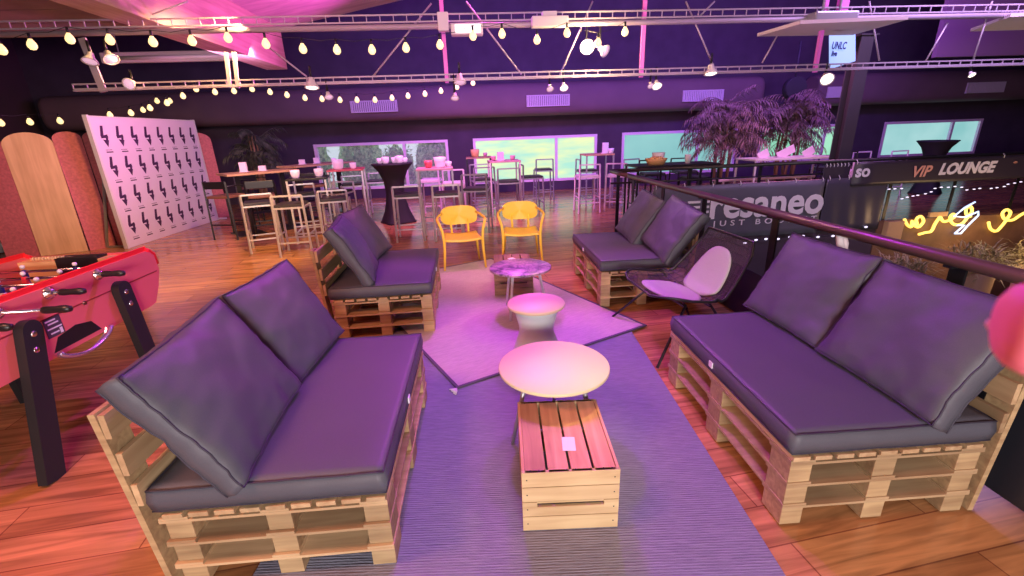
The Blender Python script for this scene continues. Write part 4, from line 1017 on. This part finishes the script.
TANW = wood_mat('tan_panel_wood', (.86, .60, .30), (.66, .43, .2), 2, .6)
ROSE = mat('rose_painted_panel', (.55, .15, .17), .75, noise_amt=.18, noise_scale=30)
def arch_panel(label, p0, p1, h, m, lean=.05, th=.03):
    p0 = Vector((*p0, 0)); p1 = Vector((*p1, 0)); d = p1-p0; W = d.length; d.normalize(); n_ = Vector((-d.y, d.x, 0)); up = (Vector((0, 0, 1))+n_*lean).normalized()
    t = thing('arched_panel', label, 'wooden panel', tuple(p0)); P = [(0, 0), (W, 0)]
    for k in range(17):
        a = math.pi*k/16; P.append((W/2+W/2*math.cos(a), h-W*.30+W*.30*math.sin(a)))
    M = Matrix((d, up, d.cross(up))).transposed().to_4x4()
    b = MB(); b.prism(P, th, M); b.build('board', m, t)
    b = MB()
    for z in (.35, .8, 1.25): b.b2((.01, -.002, z), (.04, .002, z+.06))
    b.bm.free()
    b = MB()
    for z in (.3*h, .75*h): 
        c = M @ Vector((W*.93, z, -.004)); b.box(c, (.03, .012, .06), bev=.003)
    b.build('hinge', GREYM, t); return t
arch_panel('rose painted arched panel at far left, beside tan one', (-7.26, 7.50), (-6.85, 7.58), 1.80, ROSE)
arch_panel('wide tan plywood arched panel beside the rose ones', (-6.84, 7.58), (-6.31, 7.80), 1.84, TANW)
arch_panel('rose painted arched panel just right of the tan one', (-6.30, 7.82), (-6.03, 8.02), 1.84, ROSE)
arch_panel('rose painted arched panel tucked behind the backdrop edge', (-6.02, 8.04), (-5.78, 8.30), 1.84, ROSE)
arch_panel('rose arched panel showing beyond the far end of the backdrop', (-6.0, 10.55), (-5.56, 10.85), 1.82, ROSE)
t = thing('white_crowd_barrier', 'white slatted item on floor left of the arched panels', 'barrier', (-7.55, 7.9, 0))
b = MB()
for k in range(5): b.b2((-.2+k*.09, 0, .02), (-.15+k*.09, .03, .62))
b.build('slats', WHITE, t); b = MB(); b.b2((-.22, .03, .5), (.25, .05, .56)); b.b2((-.22, .03, .1), (.25, .05, .16)); b.build('crossbar', WHITE, t)

# ================================================================== bar furniture
SEATB = mat('black_stool_pad', (.03, .025, .035), .45)
def make_stool(frame, pad, name='bar_stool', back=.14, sz=.72):
    t = thing(name, '', 'bar stool'); w_ = .20
    for sx in (-1, 1):
        for sy in (-1, 1):
            b = MB(); top = sz+(back if sy > 0 else -.01); b.bar((sx*w_*1.08, sy*w_*1.08, 0), (sx*w_, sy*w_, top), .024, .024); b.build('leg', frame, t)
    b = MB(); b.bar((-w_, w_, sz+back-.0), (w_, w_, sz+back), .024, .024); b.build('back_bar', frame, t)
    b = MB()
    for sy in (-1, 1): b.bar((-w_, sy*w_, sz-.03), (w_, sy*w_, sz-.03), .022, .022)
    for sx in (-1, 1): b.bar((sx*w_, -w_, sz-.03), (sx*w_, w_, sz-.03), .022, .022)
    b.build('seat_frame', frame, t)
    b = MB(); z = .20
    for sy in (-1, 1): b.bar((-w_*1.06, sy*w_*1.06, z), (w_*1.06, sy*w_*1.06, z), .02, .02)
    for sx in (-1, 1): b.bar((sx*w_*1.06, -w_*1.06, .30), (sx*w_*1.06, w_*1.06, .30), .018, .018)
    b.build('foot_rail', frame, t)
    b = MB(); b.b2((-w_+.012, -w_-.012, sz-.018), (w_-.012, w_-.014, sz+.020), bev=.008); b.build('seat', pad, t)
    return t
PINKF = mat('pinkish_white_frame', (.75, .60, .72), .4); PINKP = mat('white_stool_pad', (.75, .66, .72), .5)
GREYF = mat('dull_grey_frame', (.34, .33, .37), .4, metal=.3)
protos = {}
def stool(kind, u, v, rz, label):
    fr, pad, bk = {'s': (SILVER, SEATB, .14), 'p': (PINKF, PINKP, .22), 'g': (GREYF, SEATB, .24), 'b': (BLACK, SEATB, .24)}[kind]
    if kind not in protos:
        t = protos[kind] = make_stool(fr, pad, back=bk); t.location = (u, v, 0); t.rotation_euler = (0, 0, R(rz)); t['label'] = label
    else: t = dup(protos[kind], loc=(u, v, 0), rz=R(rz), label=label)
    t['group'] = 'bar stools around the high tables'
    return t
for a in [('s', -3.22, 7.18, 200, 'silver bar stool, leftmost of the front three behind the left rear sofa'), ('s', -2.60, 6.80, 186, 'silver bar stool nearest the camera, in the middle of the front three'),
          ('s', -2.12, 7.25, 190, 'silver bar stool at right of the front three, just behind the sofa cushions'), ('s', -1.02, 7.35, 182, 'silver bar stool with black seat just right of the stretch-cloth table'),
          ('s', -.40, 7.28, 178, 'silver bar stool with black seat just behind the left yellow chair'), ('s', -2.9, 8.15, 20, 'silver bar stool behind the front three, under the tea lights'),
          ('s', -2.35, 8.3, -15, 'silver bar stool behind the front three, near the red-topped table'), ('s', -2.40, 9.55, 10, 'silver bar stool farther back below left end of the clear window'),
          ('s', -2.0, 10.1, 5, 'silver bar stool behind the stretch-cloth table, its left'), ('p', -.85, 9.75, 175, 'pinkish bar stool behind the stretch-cloth table, its right'),
          ('p', -.35, 8.9, 0, 'pinkish bar stool behind the small glass table under window mullion'), ('g', .07, 7.75, 170, 'grey bar stool with black seat between the two yellow chairs'),
          ('g', .22, 9.3, 190, 'grey bar stool left of the tall pink-topped table'), ('g', .18, 10.3, 180, 'grey bar stool in front of the dark small table by the window'),
          ('g', .68, 8.75, 182, 'grey bar stool directly in front of the tall pink-topped table'), ('g', 1.22, 9.45, 95, 'grey bar stool at right of the tall pink-topped table'),
          ('g', 1.75, 11.2, 180, 'grey bar stool near the bright window, right part'), ('p', 2.32, 9.15, 180, 'pinkish bar stool left of the table with a white box'),
          ('g', 2.62, 10.4, 90, 'grey bar stool behind the pinkish one near the window post'), ('p', 2.95, 9.1, 150, 'pinkish bar stool right of the table with a white box'),
          ('g', 3.35, 9.9, 200, 'grey bar stool right behind the pinkish pair by the railing corner'), ('b', 3.05, 7.95, 180, 'black wire bar stool beyond the railing, left of basket table'),
          ('b', 3.95, 7.9, 175, 'black wire bar stool beyond the railing, right of basket table'), ('b', 3.6, 9.0, 0, 'tall black bar stool behind the basket table'),
          ('b', 4.35, 9.2, 0, 'tall black bar stool between basket table and palms'), ('b', 6.95, 8.6, 160, 'black bar stool right behind the steel column'),
          ('p', 6.75, 7.75, 190, 'white framed bar stool just right of the steel column'), ('p', 8.3, 9.5, 180, 'white framed bar stool right of the distant stretch-cloth table'),
          ('p', 8.95, 9.3, 185, 'white framed bar stool at the far right behind the VIP banner'), ('b', 7.9, 9.4, 180, 'black bar stool left of the distant stretch-cloth table')]:
    stool(*a)
def bar_table(label, loc, W, D, H, frame, top, rz=0, name='bar_table'):
    t = thing(name, label, 'high table', loc, R(rz), 'high bar tables')
    b = MB(); b.b2((-W/2, -D/2, H-.03), (W/2, D/2, H), bev=.004); b.build('tabletop', top, t)
    for sx in (-1, 1):
        for sy in (-1, 1): b = MB(); b.bar((sx*(W/2-.02), sy*(D/2-.02), 0), (sx*(W/2-.02), sy*(D/2-.02), H-.03), .028, .028); b.build('leg', frame, t)
    b = MB()
    for sy in (-1, 1): b.bar((-W/2+.02, sy*(D/2-.02), .16), (W/2-.02, sy*(D/2-.02), .16), .022, .022)
    for sx in (-1, 1): b.bar((sx*(W/2-.02), -D/2+.02, .16), (sx*(W/2-.02), D/2-.02, .16), .022, .022)
    b.build('foot_frame', frame, t); return t
WT = wood_mat('bar_top_oak', (.66, .40, .22), (.42, .24, .13), 1, .8)
PKT = mat('rose_table_top', (.62, .30, .38), .35); REDTT = mat('red_table_top', (.72, .12, .16), .4)
bar_table('small silver framed high table under tea lights, front left group', (-2.62, 7.75, 0), .6, .6, 1.02, SILVER, BLACK, 10)
bar_table('high table with red top in front of the clear window', (-2.30, 8.90, 0), .62, .6, 1.06, SILVER, REDTT, 8)
bar_table('high table with pink red top between stretch-cloth table and window mullion', (-.62, 8.15, 0), .62, .6, 1.06, GREYF, PKT, 3)
bar_table('small dark high table at the left edge of the bright window', (.20, 11.2, 0), .6, .6, 1.07, BLACK, WT, 0)
bar_table('tall pink-topped table with grey legs in front of bright window', (.66, 9.35, 0), .62, .6, 1.07, PINKF, PKT, 2)
bar_table('high table with wooden top and white box near the window post', (2.75, 10.05, 0), .62, .6, 1.09, GREYF, WT, 0)
bar_table('wide black wire table with baskets just beyond the railing corner', (3.25, 7.35, 0), 1.35, .6, 1.02, BLACK, BLACK, 0)
bar_table('long white high table beyond the resaneo banner', (5.65, 7.95, 0), 1.55, .62, 1.0, WHITEM, WHITE, 0)
# white benches
for (lab, v) in (('white bench with pink lit seat in front of the long white table', 7.45), ('white bench behind the long white table', 8.42)):
    t = thing('white_bench', lab, 'bench', (5.55, v, 0), 0, 'benches at the long white table')
    b = MB(); b.b2((-.95, -.17, .58), (.95, .17, .62), bev=.005); b.build('seat', mat('white_seat_pink_lit', (.75, .55, .62), .45), t)  # white seat; the pink light is put into its colour
    for sx in (-.85, 0, .85):
        b = MB(); b.bar((sx, -.14, 0), (sx, -.14, .58), .03, .03); b.bar((sx, .14, 0), (sx, .14, .58), .03, .03); b.bar((sx, -.14, .1), (sx, .14, .1), .03, .03); b.build('leg_frame', WHITEM, t)
# long wooden tables at left with black legs
def long_table(label, loc, W, L, H, rz):
    t = thing('long_bar_table', label, 'high table', loc, R(rz)); b = MB(); b.b2((-W/2, -L/2, H-.035), (W/2, L/2, H), bev=.004); b.build('tabletop', WT, t)
    for sy in (-1, 1):
        b = MB(); b.bar((0, sy*(L/2-.22), .02), (0, sy*(L/2-.22), H-.035), .08, .08); b.build('leg', BLACK, t)
        b = MB(); b.b2((-.30, sy*(L/2-.22)-.22, 0), (.30, sy*(L/2-.22)+.22, .018), bev=.004); b.build('base_plate', BLACK, t)
    b = MB(); b.bar((0, -L/2+.22, .35), (0, L/2-.22, .35), .04, .04); b.build('stretcher', BLACK, t); return t
long_table('long wooden high table on black legs, nearer one beside the backdrop', (-3.85, 8.85, 0), .66, 1.2, 1.08, -50)
long_table('long wooden high table on black legs, farther one toward the window', (-3.30, 10.45, 0), .62, 1.5, 1.10, -35)
def black_chair(u, v, rz, label):
    if 'bc' not in protos:
        t = thing('high_bar_chair', label, 'bar chair', (u, v, 0), R(rz)); w_ = .21
        b = MB(); b.b2((-w_, -w_, .70), (w_, w_, .745), bev=.01); b.build('seat', mat('brown_seat_pad', (.20, .09, .06), .5), t)
        for sx in (-1, 1):
            for sy in (-1, 1): b = MB(); b.bar((sx*w_*1.1, sy*w_*1.1, 0), (sx*w_, sy*w_, .70 if sy < 0 else .98), .028, .028); b.build('leg', BLACK, t)
            b = MB(); b.tube([(sx*w_, w_, .90), (sx*w_, -.05, .90), (sx*w_, -w_+.02, .88), (sx*w_, -w_+.0, .72)], .013, 8); b.build('armrest', BLACK, t)
        b = MB(); b.b2((-w_, w_-.012, .86), (w_, w_+.012, .98), bev=.006); b.build('backrest', BLACK, t)
        b = MB()
        for sy in (-1, 1): b.bar((-w_, sy*w_*1.07, .26), (w_, sy*w_*1.07, .26), .02, .02)
        b.build('foot_rail', BLACK, t); protos['bc'] = t
    else: t = dup(protos['bc'], loc=(u, v, 0), rz=R(rz), label=label)
    t['group'] = 'black high chairs at the long wooden tables'
black_chair(-4.22, 8.30, 165, 'black high bar chair at the backdrop end of the nearer long table')
black_chair(-3.55, 8.12, 200, 'black high bar chair in front of the nearer long table')
black_chair(-4.35, 9.70, 60, 'black high bar chair behind the nearer long table')
black_chair(-3.15, 9.55, 200, 'black high bar chair between the two long tables')
# stretch cloth tables
def cocktail(label, loc, s=1.0):
    t = thing('cocktail_table', label, 'high table', loc)
    b = MB(); seg = 48; prof = [(.30, .0), (.285, .03), (.225, .22), (.185, .45), (.175, .62), (.20, .80), (.27, .97), (.365, 1.08), (.39, 1.105), (.38, 1.115), (.001, 1.118)]
    b.lathe(prof, seg=seg)
    for v_ in b.bm.verts:
        a = math.atan2(v_.co.y, v_.co.x); k = .5+.5*math.cos(4*a+.8); z = v_.co.z
        q = 1+.22*k*max(0, 1-z/.45)-.10*(1-k)*max(0, 1-abs(z-.1)/.3); v_.co.x *= q*s; v_.co.y *= q*s
    b.build('stretch_cloth', mat('black_stretch_cloth', (.018, .015, .022), .7), t)
    return t
cocktail('high round table under tight black stretch cloth before the clear window', (-1.48, 9.02, 0), 1.0)
g = at(939, 137, 9.3)
cocktail('distant high table under black stretch cloth before the rightmost window', (g.x, 9.3, 0), .92)

# things standing on the high tables
PKI = mat('pinkish_white_card', (.80, .62, .78), .5); TL = mat('tealight_glass', (.85, .65, .85), .25, emit=(.9, .5, .8), es=.25); ORG = mat('orange_basket', (.85, .48, .20), .6)
def menu_box(u, v, z, label, m=PKI, h=.17):
    b = MB(); b.b2((-.06, -.035, 0), (.06, .035, h), bev=.004); b.b2((-.075, -.045, 0), (.075, .045, .012)); tag(b.build('menu_holder', m, None, (u, v, z), R(12)), label, 'menu holder', 'menu holders on the high tables')
def cup(u, v, z, label, r=.05, m=TL):
    b = MB(); b.lathe([(r*.6, 0), (r*.85, .02), (r, r*1.1), (r*1.02, r*1.7), (r*.9, r*1.7), (r*.8, r*.4), (.001, r*.35)], seg=18); tag(b.build('candle_cup', m, None, (u, v, z)), label, 'candle cup', 'candle cups on the high tables')
menu_box(-4.05, 8.75, 1.082, 'tallest menu holder on the nearer long wooden table'); menu_box(-3.80, 8.92, 1.082, 'low menu holder in the middle of the nearer long table', h=.09)
menu_box(-3.55, 10.28, 1.102, 'low menu holder on the farther long table, left', h=.10); menu_box(-3.30, 10.45, 1.102, 'menu holder on the farther long table, middle', h=.12); cup(-3.02, 10.72, 1.102, 'small cup at the far end of the farther long table')
cup(-2.78, 7.65, 1.022, 'candle cup at left on the front silver high table', .07); cup(-2.46, 7.80, 1.022, 'candle cup at right on the front silver high table', .07)
cup(-2.42, 8.82, 1.062, 'large candle cup at left on the red-topped table', .10); cup(-2.16, 8.85, 1.062, 'small candle cup at right on the red-topped table', .06)
for k, (du, dv, r_) in enumerate([(-.22, 0, .055), (-.1, -.1, .07), (.05, .02, .06), (.16, -.08, .075), (.24, .05, .05)]): cup(-1.48+du, 9.02+dv, 1.12, ['leftmost', 'second from left', 'middle', 'fourth from left', 'rightmost'][k]+' of five cups on the stretch-cloth table', r_)
cup(-.72, 8.1, 1.062, 'dark pink cup at left on the pink red table', .07, REDTT); cup(-.52, 8.12, 1.062, 'large lilac cup in the middle of the pink red table', .10); cup(-.38, 8.25, 1.062, 'small lilac cup at right on the pink red table', .05)
menu_box(.60, 9.3, 1.072, 'upright menu holder on the tall pink-topped table', h=.16); cup(.46, 9.35, 1.072, 'cup left of the menu holder on the pink-topped table', .05, PKT); cup(.84, 9.3, 1.072, 'cup at right on the pink-topped table', .05, PKT)
cup(.12, 11.2, 1.072, 'orange cup on the small dark high table', .10, ORG); cup(.36, 11.2, 1.072, 'small cup at right on the small dark table', .05, PKT)
menu_box(2.92, 10.0, 1.092, 'white box on the high table near the window post', PAPER, .22); cup(3.02, 9.9, 1.092, 'white cup beside the box near the window post', .06, PAPER)
for (u, v, w_, h, lab, m) in [(2.98, 7.32, .34, .09, 'wide orange basket on the black wire table', ORG), (3.08, 7.48, .20, .17, 'white box in the basket group on the black wire table', PAPER), (3.50, 7.3, .10, .13, 'small white cup-shaped basket on the black wire table', PAPER)]:
    b = MB(); b.lathe([(w_*.38, 0), (w_*.5, h*.8), (w_*.52, h), (w_*.46, h), (w_*.36, h*.3), (.001, h*.3)], seg=20)
    for k in range(4): b.ball((w_*.2*math.cos(k*1.6), w_*.2*math.sin(k*1.6), h*.85), w_*.14, sub=1)
    tag(b.build('table_basket', m, None, (u, v, 1.022)), lab, 'basket')
for (u, w_, h, lab) in [(5.2, .18, .10, 'pale menu holder at left on the long white table'), (5.62, .30, .15, 'pale leaning menu stack in the middle of the long white table'), (6.05, .18, .12, 'pale menu holder at right on the long white table')]:
    b = MB(); b.bar((-w_/2, 0, .012), (w_/2, 0, h), .14, .012, up=(0, 1, 0)); b.b2((-w_/2, -.05, 0), (w_/2, .05, .012)); tag(b.build('menu_stand', PKI, None, (u, 7.95, 1.002)), lab, 'menu stand')

# ================================================================== fingertip of the photographer at the right edge
SKIN = mat('finger_skin', (.85, .20, .30), .55)
tip = EYE+ray(996, 324).normalized()*.185
base = EYE+ray(1240, 350).normalized()*.20
fd = (tip-base).normalized(); L = (tip-base).length
t = thing('person', 'blurred pink fingertip of the person holding the camera, right edge', 'person', tuple(base))
b = MB()
prof = [(.0125, 0), (.0130, L*.3), (.0128, L*.5), (.0135, L*.7), (.0130, L*.84), (.0112, L*.93), (.0088, L*.972), (.0058, L*.994), (.0025, L*1.002), (.0004, L*1.004)]
b.lathe(prof, (0, 0, 0), 28, fd); b.build('finger', SKIN, t)
sd = FW-fd*FW.dot(fd); sd.normalize()
b = MB(); b.ball((0, 0, 0), .0062, (1, 1, 1), 2)
nz = b.build('fingernail', mat('nail', (.85, .42, .42), .3), t); nz.location = fd*L*.84+sd*.0095; nz.rotation_euler = fd.to_track_quat('Z', 'Y').to_euler(); nz.scale = (.7, .5, 1.0)
